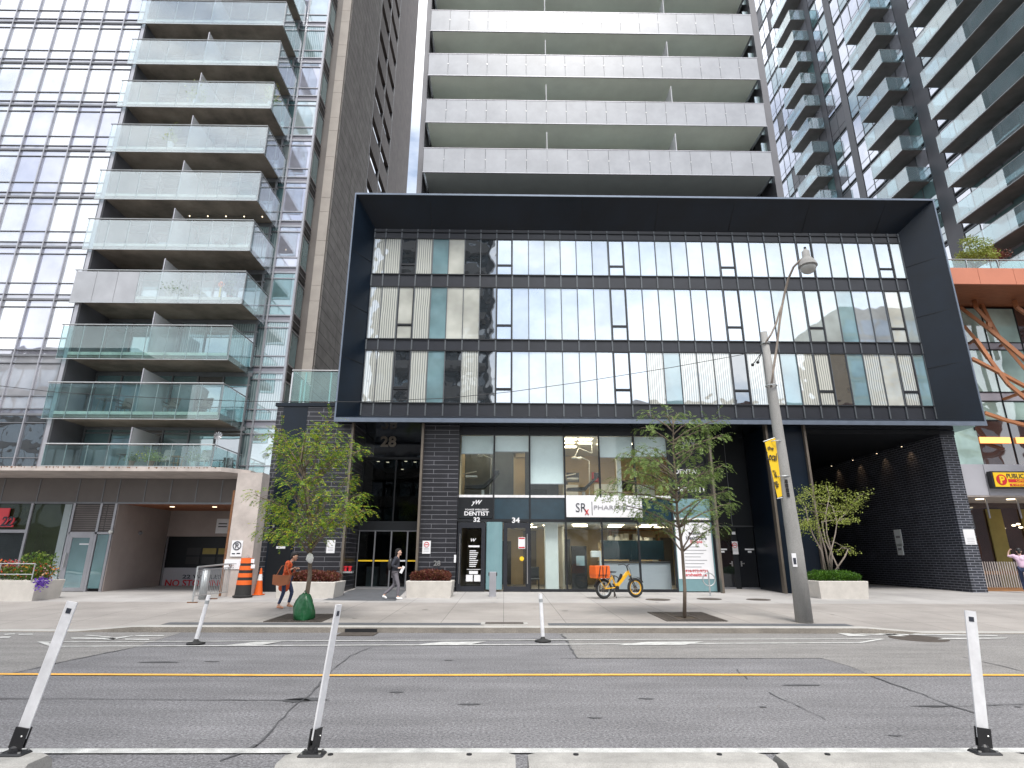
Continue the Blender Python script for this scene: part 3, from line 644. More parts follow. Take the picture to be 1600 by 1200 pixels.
text('house_number','28',at(607,690,EY)[0],at(607,690,EY)[1],EY-.03,.50,M['bronze'],pod,w=.72,bold=.03,ext=.02)
mb=MB(); mb.box(-6.3,-3.5,EY+.1,31,.33,.36); mb.mi=1; mb.box(-6.3,-3.5,31,31.1,.36,5.9); mb.box(-6.34,-6.3,EY+.1,31,.36,5.9); mb.box(-3.5,-3.46,EY+.1,31,.36,5.9); mb.mi=2; mb.box(-6.3,-3.5,EY+.1,31,5.9,5.95)
mb.build('lobby',[M['room_floor'],M['room_dark'],M['dark_soffit']],pod)
mb=MB()
for i,(x,y) in enumerate([(-5.9,27),(-5.5,27.2),(-4.6,26.9),(-4.2,27.1),(-5.2,29.5)]): mb.lathe([(.07,5.885),(.07,5.898)],x,y,10)
mb.build('ceiling_spot',M['lamp_on'],pod)
mb=MB(); mb.box(-6.2,-5.7,27.5,27.9,.36,1.2); mb.box(-5.9,-5.6,29,29.5,.36,1.4); mb.build('lobby_desk',M['room_white'],pod)
# ---- brick pier between entrance and shops
MB().box(-3.42,-1.93,24.2,26.5,.25,7.04).build('brick_pier',M['ironspot'],pod)
text('house_number','28',at(683,880,24.2)[0],at(683,880,24.2)[1],24.17,.20,M['steel'],pod,w=.27,bold=.03,ext=.015)
MB().box(at(711,875,24.2)[0]-.04,at(711,875,24.2)[0]+.04,24.17,24.198,at(711,879,24.2)[1],at(711,867,24.2)[1]).build('intercom',M['sign_white'],pod)
# ---- shop front
SY=24.5; cols=[-1.93,-.45,1.06,2.54,4.02,5.52,6.98,8.60]
fr=MB()
for x in cols: fr.box(x-.035,x+.035,SY-.05,SY+.08,.33 if x in cols[2:] else 3.05,7.04)
fr.box(-1.93,8.6,SY-.04,SY+.08,6.66,6.78); fr.box(-1.93,8.6,SY-.041,SY+.08,3.03,3.14); fr.box(1.06,7.0,SY-.04,SY+.08,.31,.42)
fr.build('shopfront_frame',M['mullion_dark'],pod)
MB().box(-1.93,7.0,SY-.05,SY+.2,4.02,4.12).build('window_sill',M['white_paint'],pod)
mb=MB(); mb.box(-1.93,8.6,SY+.01,SY+.05,6.78,7.04); mb.build('top_panel',M['charcoal'],pod)
for i in range(7):
    a,b=cols[i]+.035,cols[i+1]-.035
    if i<6: MB().box(a,b,SY,SY+.015,4.12,6.66).build('shop_window',M['shop_glass'],pod)
    if i not in (0,6): MB().box(a,b,SY,SY+.02,3.14,4.02).build('fascia_panel',M['blue_panel'],pod)
    if 2<=i<6: MB().box(a,b,SY,SY+.015,.42,3.03).build('shop_window',M['shop_glass'],pod)
# dark side panel with lettering, right of the upper shop windows
o=MB().box(7.02,8.56,SY-.01,SY+.03,4.02,6.66).build('sign_panel',M['navy_matte'],pod)
text('lettering','yW',at(1076,694,SY)[0],at(1076,694,SY)[1],SY-.02,.42,M['ink_grey'],o,w=.62,bold=.02)
text('lettering','DENTAL',at(1073,737,SY)[0],at(1073,737,SY)[1],SY-.02,.19,M['sign_white'],o,w=1.05,bold=.02)
text('lettering','967-1111',at(1078,765,SY)[0],at(1078,765,SY)[1],SY-.02,.20,M['sign_white'],o,w=1.2,bold=.03)
# doors 32 and 34
def shop_door(a,b,z1,hl,label):
    d=MB().box(a+.16,b-.16,SY-.01,SY+.01,.5,z1-.22).build('door',M['shop_glass'],pod)
    f=MB(); f.box(a,a+.16,SY-.06,SY+.05,.33,z1); f.box(b-.16,b,SY-.06,SY+.05,.33,z1); f.box(a+.16,b-.16,SY-.058,SY+.05,z1-.22,z1); f.box(a+.16,b-.16,SY-.058,SY+.05,.33,.52); f.build('door_frame',M['charcoal'],d)
    hx=a+.10 if hl else b-.09
    h=MB(); h.tube([(hx,SY-.13,.62),(hx,SY-.13,2.55)],.02,8)
    for z in (.8,1.5,2.4): h.tube([(hx,SY-.13,z),(hx,SY-.05,z)],.012,6)
    h.build('handle',M['steel'],d); return d
d32=shop_door(-1.90,-.77,3.0,True,'32'); d34=shop_door(-.03,1.03,3.0,False,'34')
text('lettering','W',-1.25,2.30,SY-.025,.13,M['sign_white'],d32,w=.22,bold=.02,shear=.3)
mb=MB(); mb.box(-1.45,-1.0,SY-.022,SY-.014,2.02,2.09)
for k in range(9): mb.box(-1.40,-1.14+.03*((k*7)%4),SY-.022,SY-.014,1.86-.075*k,1.895-.075*k)
mb.box(-1.50,-.92,SY-.022,SY-.014,1.15,1.17); mb.box(-1.40,-1.05,SY-.022,SY-.014,.98,1.10); mb.box(-1.52,-1.25,SY-.022,SY-.014,.70,.95); mb.box(-1.20,-.94,SY-.022,SY-.014,.70,.95)
mb.build('door_notice',M['sign_white'],d32)
mb=MB(); mb.box(.58,.86,SY-.022,SY-.014,1.97,2.42); mb.build('door_notice',M['sign_white'],d34); mb=MB(); mb.box(.60,.84,SY-.026,SY-.0225,2.35,2.40); mb.box(.60,.84,SY-.026,SY-.0225,1.99,2.04); mb.build('door_notice',M['red'],d34)
mb=MB()
o=Vector((.72,SY-.02,1.58)); mb.tube([(o.x,SY-.014,o.z),(o.x,SY-.022,o.z)],.09,16); mb.build('round_sticker',M['sign_yellow'],d34)
mb=MB(); mb.tube([(-.40,SY-.03,.40),(-.40,SY-.03,3.02)],.33,20); mb.v=[(v[0],SY-.02+(v[1]-SY)*.25,v[2]) for v in mb.v]; mb.build('glass_panel',M['teal_panel'],pod)
text('house_number','34',at(806,813,SY)[0],at(806,813,SY)[1],SY-.06,.22,M['sign_white'],pod,w=.32,bold=.03)
# signs fixed to the shop front: things of their own
t=thing('shop_sign','black dentist sign with white lettering and the number 32 over the left shop door','sign',(-1.18,SY-.05,3.6))
MB().box(-1.90,-.49,SY-.06,SY-.01,3.16,4.0).build('sign_board',M['navy_matte'],t)
text('lettering','yW',at(745,786,SY)[0],at(745,786,SY)[1],SY-.065,.24,M['sign_white'],t,w=.45,bold=.025,shear=.35)
text('lettering','YONGE WELLESLEY',at(745,796.5,SY)[0],at(745,796.5,SY)[1],SY-.065,.065,M['sign_white'],t,w=.98,bold=.02)
text('lettering','DENTIST',at(745,802,SY)[0],at(745,802.5,SY)[1],SY-.065,.17,M['sign_white'],t,w=1.02,bold=.025)
text('lettering','32',at(745,812,SY)[0],at(745,812,SY)[1],SY-.065,.19,M['sign_white'],t,w=.27,bold=.03)
xa,za=at(885,808,SY-.1); xb,zb=at(1002,778,SY-.1)
t=thing('shop_sign','wide white pharmacy sign above the right shop windows','sign',((xa+xb)/2,SY-.1,3.6))
MB().cbox(xa,xb,SY-.16,SY-.06,za,zb,.008).build('sign_board',M['sign_white'],t)
text('lettering','SR',at(908,793,SY-.17)[0],at(908,793,SY-.17)[1],SY-.17,.36,M['ink'],t,w=.44,bold=-.005)
text('lettering','x',at(917,800,SY-.17)[0],at(917,800,SY-.17)[1],SY-.175,.22,M['red'],t,w=.17,bold=.0)
MB().box(at(923.5,790,SY)[0],at(924.5,790,SY)[0],SY-.165,SY-.161,3.3,3.85).build('lettering',M['ink'],t)
text('lettering','PHARMACY',at(961,793,SY-.17)[0],at(961,793,SY-.17)[1],SY-.17,.17,M['ink_grey'],t,w=1.75,bold=.0)
xa=at(1064,905,SY)[0]; xb=8.56
t=thing('advert_panel','tall teal and white healthcare advert panel at the right end of the shop front','sign',((xa+xb)/2,SY-.1,.35))
MB().box(7.02,xb,SY-.03,SY+.02,.35,4.0).build('backing',M['teal_panel'],t)
MB().box(7.05,xb-.06,SY-.04,SY-.031,.82,3.22).build('white_field',M['sign_white'],t)
for s,yy,m,h,w in (('Making',834,'ink',.15,.62),('Healthcare',840.5,'ink',.15,.85),('Simple',847,'red',.15,.5),('416-972-9721',892,'red',.10,.9),('srxhealth.ca',898,'red',.12,.85)):
    x_,z_=at(1088,yy,SY-.05); text('lettering',s,x_,z_,SY-.043,h,M[m],t,w=w,bold=.015)
mb=MB()
for k in range(8): z=2.05-k*.13; mb.box(7.35,8.0+.25*((k*5)%3)/2,SY-.046,SY-.041,z,z+.025)
mb.build('lettering',M['ink_grey'],t)
text('lettering','SRx',7.3,3.05,SY-.043,.2,M['ink'],t,w=.4)
# ---- service recess, column and driveway
RY=26.5
mb=MB(); mb.box(8.7,11.9,RY,RY+.1,.3,7.04); mb.box(8.69,8.75,SY+.1,RY,.3,7.04)
mb.build('recess_wall',M['navy_matte'],pod)
mb=MB()
for z in (2.99,): mb.box(8.76,11.5,RY-.012,RY-.001,z,z+.02)
mb.box(10.2,10.22,RY-.012,RY-.001,3.0,7.0); mb.build('panel_joint',M['alu_dark'],pod)
for k,(a,b) in enumerate(((9.30,10.10),(10.35,11.45))):
    d=MB().box(a,b,RY-.03,RY-.002,.40,2.93).build('service_door',M['gloss_black'],pod)
    hx=b-.08 if k==0 else a+.08; h=MB(); h.box(hx-.03,hx+.03,RY-.04,RY-.031,1.28,1.5); h.box(hx-.02,hx+(.12 if k else -.12),RY-.08,RY-.05,1.38,1.42); h.build('handle',M['steel'],d)
    c=(a+b)/2 -.05; h=MB(); h.box(c-.2,c+.2,RY-.04,RY-.031,1.97,2.03); h.box(c-.08,c+.08,RY-.04,RY-.031,1.86,1.94); h.build('door_label',M['sign_white'],d)
    MB().box(a,b,RY-.04,RY-.002,.36,.40).build('threshold',M['alu'],pod)
mb=MB(); mb.box(11.5,11.56,24.2,RY,.3,2.85); mb.build('brick_return',M['ironspot'],pod)
mb=MB(); mb.box(11.5,11.56,24.2,RY,2.86,7.04); mb.build('cladding_return',M['siding'],pod)
MB().box(11.12,12.66,24.05,26.4,.25,7.04).build('driveway_column',M['navy'],pod)
MB().box(12.3,12.7,26.4,46,.3,7.04).build('passage_wall',M['navy_matte'],pod)
MB().box(12.7,19.1,45.9,46,.3,7.0).build('passage_end',M['navy_matte'],pod)
MB().box(19.1,19.74,24.75,46,.25,6.84).build('brick_wall',M['dark_brick'],pod)
MB().box(12.7,19.1,BY+1.2,45.8,6.86,7.04).build('passage_ceiling',M['navy_matte'],pod)
MB().box(19.08,19.76,24.73,46,6.85,7.04).build('wall_head',M['charcoal'],pod)
for k,Y in enumerate((26.8,28.7,30.8,32.9)):
    l=MB().lathe([(.06,6.70),(.075,6.74),(.075,6.859)],18.75,Y,14).build('downlight',M['black'],pod)
    MB().lathe([(.03,6.692),(.03,6.699)],18.75,Y,12).build('bulb',M['lamp_on'],l)
    ld=bpy.data.lights.new('downlight_lamp','SPOT'); ld.energy=5; ld.color=(1,.62,.32); ld.spot_size=rad(70); ld.spot_blend=.8; ld.shadow_soft_size=.05
    lo=bpy.data.objects.new('downlight_lamp',ld); C.objects.link(lo); lo.location=(18.80,Y,6.66); lo.rotation_euler=(0,rad(-22),0)
MB().box(-1.9,8.6,30,30.2,.3,7).build('rear_wall',M['room_wall'],pod)
# interior, seen through the shop glass
mb=MB(); mb.box(-1.85,8.6,SY+.1,30,.30,.34); mb.box(-1.85,8.6,SY+.1,30,3.6,4.0); mb.build('shop_floor',M['room_floor'],pod)
mb=MB(); mb.box(-1.85,8.6,SY+.1,30,2.98,3.03); mb.box(-1.85,8.6,SY+.1,30,6.70,6.75); mb.build('shop_ceiling',M['room_white'],pod)
mb=MB(); mb.box(-1.9,-1.85,SY+.1,30,.34,6.7); mb.box(8.55,8.6,SY+.1,30,.34,6.7); mb.box(-.5,-.45,SY+.4,30,.34,3.35); mb.build('side_wall',M['room_wall'],pod)
MB().box(-1.85,.42,27.0,27.1,4.0,6.7).build('partition',M['room_grey'],pod)
MB().box(.95,2.5,27.0,27.1,4.0,6.7).build('partition',M['room_grey'],pod)
mb=MB(); mb.box(.42,.52,26.9,27.12,4.0,6.3); mb.box(.42,.95,26.9,27.12,6.1,6.3); mb.build('door_surround',M['room_wall'],pod)
MB().box(2.5,2.58,SY+.3,30,4.0,6.7).build('partition',M['room_wall'],pod)
for (x,y,z) in [(2.9,25.4,6.69),(3.6,25.4,6.69),(2.9,26.3,6.69),(3.7,26.3,6.69),(3.1,27.3,6.69),(4.6,26.5,6.69),(5.8,26.5,6.69),(.6,28.6,6.69),(1.3,28.6,6.69),
                (.9,25.4,2.975),(2.0,25.9,2.975),(3.2,25.2,2.975),(3.4,26.6,2.975),(4.8,25.4,2.975),(5.0,26.9,2.975),(6.2,25.4,2.975),(6.3,26.8,2.975),(1.2,27.6,2.975),(7.2,27.2,2.975),(-1.2,26.2,6.69),(0,26.0,6.69)]:
    MB().box(x-.3,x+.3,y-.15,y+.15,z-.012,z).build('light_panel',M['panel_on'],pod)
for (a,b,z0,z1) in ((-1.88,-.49,5.88,6.64),(-.41,1.02,5.98,6.64),(1.10,2.50,4.62,6.64),(4.06,5.48,5.76,6.64),(5.56,6.94,5.80,6.64)):
    o=MB().box(a,b,SY+.10,SY+.11,z0,z1).build('roller_blind',M['blind'],pod); MB().box(a,b,SY+.09,SY+.12,z0-.03,z0).build('bottom_bar',M['alu'],o)
mb=MB(); mb.cbox(1.70,2.25,24.9,25.4,.34,3.34,.03); mb.mi=0; mb.build('column',M['room_white'],pod)
MB().cbox(4.85,5.05,25.0,25.2,4.0,6.7,.02).build('column',M['room_white'],pod)
for k,(a,b,z0,z1,m) in enumerate(((-.40,.35,.34,2.4,'room_dark'),(2.60,3.3,.34,2.5,'room_grey'),(5.1,5.9,.34,2.4,'taupe_panel'),(7.3,8.4,.34,2.6,'room_grey'),(.95,1.6,.34,2.9,'taupe_panel'))):
    MB().box(a,b,29.9,29.98,z0,z1).build('rear_doorway',M[m],pod)
MB().box(2.58,2.66,26.5,30,.34,2.97).build('partition',M['room_white'],pod)
MB().box(4.4,6.9,28.0,28.08,.34,2.3).build('partition',M['room_wall'],pod)
mb=MB()
for i in range(7): mb.box(4.5+i*.34,4.72+i*.34,27.9,27.99,2.31,2.31+.1+.13*((i*3)%4)/2)
mb.build('stored_boxes',M['room_white'],pod)
for (x,z,w,h,m) in ((3.0,5.3,.5,.35,'room_dark'),(4.7,5.6,.4,.5,'red'),(6.3,5.2,.7,.5,'room_dark')):
    MB().box(x-w/2,x+w/2,29.9,29.98,z-h/2,z+h/2).build('wall_picture',M[m],pod)
mb=MB(); mb.box(2.62,3.4,26.9,27.3,4.0,4.85); mb.mi=1; mb.box(2.62,3.4,26.88,26.899,4.3,4.32); mb.build('drawer_unit',[M['room_white'],M['alu']],pod)
mb=MB(); mb.box(4.2,5.3,27.0,27.4,4.0,4.9); mb.box(5.9,6.8,26.4,26.8,4.0,4.8); mb.build('worktop',M['room_white'],pod)
mb=MB(); mb.box(2.9,3.5,27.2,27.25,5.0,5.45); mb.box(1.15,1.9,26.2,26.6,4.0,4.55); mb.build('monitor',M['room_dark'],pod)
mb=MB(); mb.tube([(3.9,25.6,6.6),(3.9,25.6,6.1),(3.3,25.5,6.3),(3.1,25.4,5.9)],.025,6); mb.ball((3.08,25.4,5.85),(.14,.1,.05),10,6); mb.build('lamp_arm',M['room_white'],pod)
# things inside
def dental_chair(x,y,z,label,fl=1):
    t=thing('dental_chair',label,'dental chair',(x,y,z),'dental chairs behind the upper windows')
    MB().cbox(x-.3,x+.3,y-.2,y+.2,z,z+.06,.02).build('base',M['room_white'],t)
    MB().tube([(x,y,z+.05),(x,y,z+.45)],.07,10).build('pedestal',M['room_white'],t)
    mb=MB(); mb.yprism([(x-.75*fl,z+.50),(x-.1*fl,z+.48),(x+.1*fl,z+.52),(x+.62*fl,z+1.05),(x+.56*fl,z+1.12),(x+.02*fl,z+.64),(x-.75*fl,z+.60)],y-.25,y+.25); mb.build('seat',M['black'],t)
    MB().cbox(x+.60*fl-.1,x+.60*fl+.12,y-.12,y+.12,z+1.10,z+1.32,.03).build('headrest',M['black'],t)
    mb=MB(); mb.tube([(x-.2*fl,y+.3,z+.1),(x-1.0*fl,y+.3,z+.25),(x-1.05*fl,y+.3,z+1.15),(x-.3*fl,y+.3,z+1.3)],.022,8); mb.build('arm',M['room_white'],t)
    MB().cbox(x-.5*fl-.25,x-.5*fl+.25,y-.3,y+.1,z+.98,z+1.04,.01).build('tray',M['room_white'],t)
    mb=MB(); mb.tube([(x+.3*fl,y+.35,z+.3),(x+.35*fl,y+.35,z+1.9),(x-.1*fl,y+.1,z+2.05)],.02,8); mb.build('lamp_arm',M['room_white'],t); MB().ball((x-.15*fl,y+.1,z+1.98),(.13,.09,.06),10,6).build('lamp_head',M['room_white'],t)
dental_chair(-.95,25.6,4.0,'white and black dental chair at the left upper shop window',1)
dental_chair(3.55,26.2,4.0,'white and black dental chair in the brightly lit room under the ceiling panels',1)
t=thing('counter','long grey pharmacy counter behind the lower right shop windows','counter',(5.6,25.4,.34))
MB().cbox(4.05,6.95,25.2,25.8,.34,1.42,.01).build('counter_body',M['grey_panel'],t); MB().cbox(4.0,6.97,25.15,25.85,1.43,1.49,.01).build('counter_top',M['room_dark'],t)
t=thing('display_screen','wide dark screen standing along the pharmacy counter','screen',(5.6,26.0,1.49)); MB().cbox(4.3,6.93,26.0,26.06,1.55,2.35,.01).build('panel',M['blue_panel'],t); MB().box(5.4,5.8,25.95,26.1,1.49,1.55).build('stand',M['black'],t)
t=thing('vending_cabinet','tall black cabinet inside the shop behind the orange delivery bag','cabinet',(3.1,25.6,.34)); MB().cbox(2.85,3.50,25.5,26.0,.34,2.1,.01).build('cabinet_body',M['black'],t); MB().box(3.05,3.4,25.49,25.499,1.3,1.7).build('screen',M['g_teal'],t)
t=thing('printer','white office printer on the counter near the shop window','printer',(4.0,25.1,1.5)); MB().cbox(3.62,4.02,24.9,25.3,1.65,1.9,.02).build('printer_body',M['room_white'],t); MB().cbox(3.95,4.02,24.9,25.0,.34,1.65,.01).build('stand',M['room_white'],t)
for k,(x,lab) in enumerate(((1.25,'black waiting chair behind the glass right of door 34'),)):
    t=thing('waiting_chair',lab,'chair',(x,25.2,.34)); MB().cbox(x-.22,x+.22,25.0,25.4,.74,.80,.02).build('seat',M['black'],t); MB().cbox(x-.22,x+.22,25.4,25.45,.8,1.25,.02).build('backrest',M['black'],t)
    for i in (-.19,.19):
        for j in (25.03,25.4): MB().tube([(x+i,j,.34),(x+i,j,.74)],.014,6).build('leg',M['black'],t)
t=thing('shelf_unit','wooden shelf unit with boxes deep in the pharmacy','shelf',(6.3,29.4,.34)); MB().box(5.2,7.6,29.2,29.7,.34,.44).box(5.2,7.6,29.2,29.7,1.3,1.35).box(5.2,7.6,29.2,29.7,2.1,2.15).box(5.2,7.6,29.2,29.7,2.9,2.95).box(5.2,5.26,29.2,29.7,.44,2.9).box(7.54,7.6,29.2,29.7,.44,2.9).build('shelf_frame',M['wood'],t)
rnd=random.Random(3); mb=MB()
for z in (.45,1.36,2.16):
    x=5.3
    while x<7.4: w=rnd.uniform(.08,.25); mb.box(x,x+w,29.25,29.5,z,z+rnd.uniform(.2,.6)); x+=w+.02
mb.build('boxes',M['room_white'],t)
# notices on walls
def notice(name,px,py,Y,w,h,label,m='sign_white',ring=None,lines=3,X=None):
    x,z=at(px,py,Y); t=thing(name,label,'sign',(x,Y,z)); MB().box(x-w/2,x+w/2,Y-.02,Y-.001,z-h/2,z+h/2).build('plate',M[m],t)
    if ring: 
        mb=MB(); mb.torus((x,Y-.022,z+h*.2),w*.28,w*.04,'y',20,5); mb.box(x-w*.2,x+w*.2,Y-.026,Y-.021,z+h*.17,z+h*.23); mb.build('symbol',M[ring],t)
    mb=MB()
    for k in range(lines): zz=z-h*.08-k*h*.11; mb.box(x-w*.32,x+w*.32,Y-.024,Y-.021,zz-.008,zz+.004)
    mb.build('lettering',M['ink_grey'],t); return t
notice('notice',517,854,S,.33,.50,'white notice on the dark brick left of entrance 28')
notice('notice',666.5,855,24.2,.33,.50,'white no smoking notice on the brick pier right of entrance 28',ring='red')
notice('notice',1148,856,RY-.01,.36,.55,'white no smoking notice between the two black service doors',ring='red')
notice('camera_plate',1146,833,RY-.01,.16,.12,'small white fixture above the notice between the service doors',lines=0)
t=notice('notice',1515,839,24.75,.47,.62,'white notice on the front end of the dark brick driveway wall',lines=4)
for (px,py,h,w,lab) in ((1404,840,.75,.5,'upper white notice on the shaded brick wall of the driveway'),(1407,859,.5,.42,'lower small white notice on the shaded brick wall of the driveway')):
    Y,z=atx(px,py,19.1); t=thing('notice',lab,'sign',(19.08,Y,z)); MB().box(19.075,19.099,Y-w/2,Y+w/2,z-h/2,z+h/2).build('plate',M['blind'],t)
    MB().box(19.07,19.0745,Y-w*.3,Y+w*.3,z-.02,z+.08).build('lettering',M['ink_grey'],t)
# ---- terrace railing on the brick wing
t=thing('terrace_railing','glass railing with steel posts on the brick wing beside the left tower','railing',(-8.4,24.4,7.93))
x0,x1=-9.35,-7.2
mb=MB(); mb.tube([(x0,24.35,9.48),(x1,24.35,9.48)],.03,8); mb.tube([(x0,24.35,9.48),(x0,26.8,9.48)],.03,8); mb.build('handrail',M['steel'],t)
MB().box(x0+.05,x1-.05,24.345,24.36,8.05,9.42).build('glass_panel',M['rail_glass_clear'],t); MB().box(x0-.008,x0+.008,24.4,26.8,8.05,9.42).build('glass_panel',M['rail_glass_clear'],t)
for x,y in ((x0,24.4),(-8.75,24.4),(-7.65,24.4),(x0,25.6)): MB().box(x-.03,x+.03,y-.02,y+.03,7.93,9.4).build('post',M['steel'],t)
# ---------------------------------------------------------------- central tower above the podium
ct_=thing('apartment_tower','pale apartment tower with long frosted balconies rising over the podium','building',(4.7,27,17.9))
MB().box(-4.5,13.9,27.2,46,17.94,62).build('tower_body',M['navy_matte'],ct_)
mb=MB(); mb.box(-4.62,-4.36,25.6,45,17.93,62.2); mb.box(13.95,14.3,25.6,45,17.93,62.2); mb.build('side_wall',M['tower_grey'],ct_)
P3=3.04
for k in range(0,11):
    rl=21.70+P3*k; b=rl-1.42
    s=MB().box(-4.15,13.5,25.12,27.0,b+.04,b+.30).build('balcony_slab',M['soffit_green'],ct_)
    g_=MB()
    n=17; w=(13.62+4.25)/n
    for i in range(n): g_.box(-4.25+w*i+.008,-4.25+w*(i+1)-.008,25.0,25.02,b,rl)
    g_.box(-4.25,-4.235,25.03,26.9,b+.02,rl); g_.box(13.605,13.62,25.03,26.9,b+.02,rl)
    g_.build('guard_panel',M['frost'],s)
    h=MB(); h.box(-4.27,13.64,24.985,25.035,rl+.002,rl+.03); h.box(-4.27,13.64,24.985,25.035,b-.03,b-.002); h.build('handrail',M['alu'],s)
    f=MB()
    for i in range(1,n): f.tube([(-4.25+w*i,24.975,b+.75),(-4.25+w*i,24.998,b+.75)],.028,8)
    f.build('fixing',M['steel'],s)
    for dx in (2.05,8.75): MB().box(dx,dx+.04,25.05,27.0,b+.32,b+2.55).build('divider',M['rail_frost'],s)
    m=MB(); m.box(-4.3,13.9,27.1,27.19,b+.3,b+3.0)
    m.build('window_wall',M['mullion_dark'],ct_)
    if k<7:
        for i in range(11):
            a=-4.1+i*1.6; MB().box(a+.06,a+1.54,27.06,27.1,b+.4,b+2.6).build('window',M[random.Random(k*13+i).choice(['g_dark','g_dark','g_aqua','g_pale'])],ct_)
for k in range(7):
    b=21.7+P3*k-1.4; MB().box(13.64,13.94,25.9,25.95,b+.2,b+2.7).build('corner_glass',M['g_aqua_curt'],ct_)
MB().box(-4.3,13.9,26.9,27.15,17.93,20.3).build('plinth',M['mullion_dark'],ct_)
# ---------------------------------------------------------------- left building (number 22)
lb=thing('apartment_tower','glass apartment tower at the left with a stack of glass balconies above a garage','building',(-18,26,.3))
CY=27.3; rnd=random.Random(11)
MB().box(-60,-21.9,CY+.05,54,4.9,96).build('tower_body',M['tower_grey'],lb)
MB().box(-21.85,-15.0,29.6,54,4.9,96).box(-14.99,-12.1,30.06,38.5,4.9,96).build('tower_core',M['tower_grey'],lb)
mb=MB(); mb.box(-21.9,-21.6,CY-.02,29.5,5.3,96); mb.build('return_wall',M['tower_grey'],lb)
ZF=[5.1+3*k for k in range(0,12)]
xm=[-21.62-1.30*j for j in range(0,10)]
cnt=0
for k,z in enumerate(ZF):
    for j in range(9):
        b,a=xm[j]-.03,xm[j+1]+.03; px=None
        # skip cells wholly outside the frame
        zc=z+1.5; xx=b*cp-CY*sp; yy=b*sp+CY*cp; f_=yy*ct+(zc-H)*st; 
        if 800+xx/f_*F<-12: continue
        mb=MB(); ms=[M['g_left'],M['g_lav']]
        t=rnd.random(); ms[0]=M['g_left2'] if t<.2 else M['g_left']
        if k<1: ms[0]=M['g_dark']
        mb.box(a,b,CY-.01,CY+.03,z+.95,z+2.55); mb.box(a,b,CY-.01,CY+.03,z+.32,z+.89); mb.box(a,b,CY-.01,CY+.03,z+2.64,z+2.95)
        mb.mi=1; mb.box(a,b,CY-.008,CY+.03,z+.05,z+.26)
        if j==(7-((k)%1)) and k>5: mb.box(a,b,CY-.02,CY-.011,z+2.66,z+2.93)
        mb.build('window',ms,lb); cnt+=1
mb=MB(); 
for x in xm: mb.box(x-.028,x+.028,CY-.11,CY+.01,5.0,45)
mb.build('mullion',M['alu'],lb)
mb=MB()
for z in [5.1+3*k for k in range(0,13)]:
    mb.box(-40,-21.6,CY-.09,CY+.005,z-.05,z+.05)
    for dz in (.29,.92,2.6): mb.box(-40,-21.6,CY-.06,CY+.005,z+dz-.02,z+dz+.02)
mb.build('transom',M['alu_dark'],lb)
MB().box(-40,xm[-1]-.1,CY-.01,CY+.03,5,45).build('outer_glazing',M['g_left'],lb)
MB().box(-21.75,-21.56,CY-.14,CY-.0,5.0,45).build('corner_post',M['alu'],lb)
# balconies
BXL,BXR=-21.62,-13.35
def balcony(k):
    rl=6.65+3*k; b=rl-1.78; xr=-13.62 if k<3 else BXR
    s=MB().box(BXL+.1,xr-.1,27.12,29.55,b+.10,b+.36) if k else MB().box(BXL+.3,xr-.1,27.03,29.55,4.86,5.62)
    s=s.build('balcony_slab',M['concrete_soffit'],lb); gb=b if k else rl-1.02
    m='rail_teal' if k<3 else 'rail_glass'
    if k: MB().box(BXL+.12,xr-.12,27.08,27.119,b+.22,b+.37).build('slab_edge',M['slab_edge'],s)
    x0=BXL-.35 if k else BXL+.15
    g_=MB(); n=8; w=(xr-x0)/n
    for i in range(n):
        if k==3 and i<3: continue
        g_.box(x0+w*i+.01,x0+w*(i+1)-.01,27.0,27.015,gb,rl-.08)
    g_.box(xr-.008,xr+.008,27.05,29.9,gb,rl-.08); g_.build('guard_glass',M[m],s)
    if k==3:
        g_=MB()
        for i in range(3): g_.box(x0+w*i+.01,x0+w*(i+1)-.01,27.0,27.015,gb,rl-.08)
        g_.build('frosted_guard',M['frost'],s)
    h=MB(); h.tube([(x0-.05,27.0,rl),(xr,27.0,rl),(xr,29.9,rl)],.032,6); h.box(x0,xr,26.985,27.03,gb-.035,gb-.002)
    for i in range(n+1): h.box(x0+w*i-.012,x0+w*i+.012,27.02,27.055,gb,rl-.03)
    h.box(xr-.03,xr+.002,28.4,28.43,gb,rl-.03)
    h.build('handrail',M['galv'],s)
    dv=MB().box(-17.72,-17.68,27.2,29.4,(b+.36) if k else 5.62,(b+2.55) if k else 7.5).build('divider',M['rail_frost'],s)
    MB().box(-17.73,-17.67,27.16,27.2,(b+.36) if k else 5.62,(b+2.57) if k else 7.5).build('divider_post',M['alu'],dv)
    fz=(b+.36) if k else 5.62
    for i in range(6):
        a=-21.5+i*1.33; mm=M[rnd.choice(['g_dark','g_aqua','g_aqua_curt','g_aqua','g_dark'])]
        MB().box(a+.05,a+1.28,29.40,29.44,fz+.06,fz+(2.5 if k else 2.2)).build('balcony_window',mm,lb)
    f=MB()
    for i in range(7): f.box(-21.55+i*1.33,-21.47+i*1.33,29.34,29.46,fz,fz+2.62)
    f.box(-21.5,-13.4,29.35,29.46,fz+(2.5 if k else 2.2),fz+(2.72 if k else 2.4)); f.box(-21.5,-13.4,29.352,29.46,fz+2.0,fz+2.06); f.build('window_frame',M['alu_dark'],lb)
    return fz
FLR=[balcony(k) for k in range(0,11)]
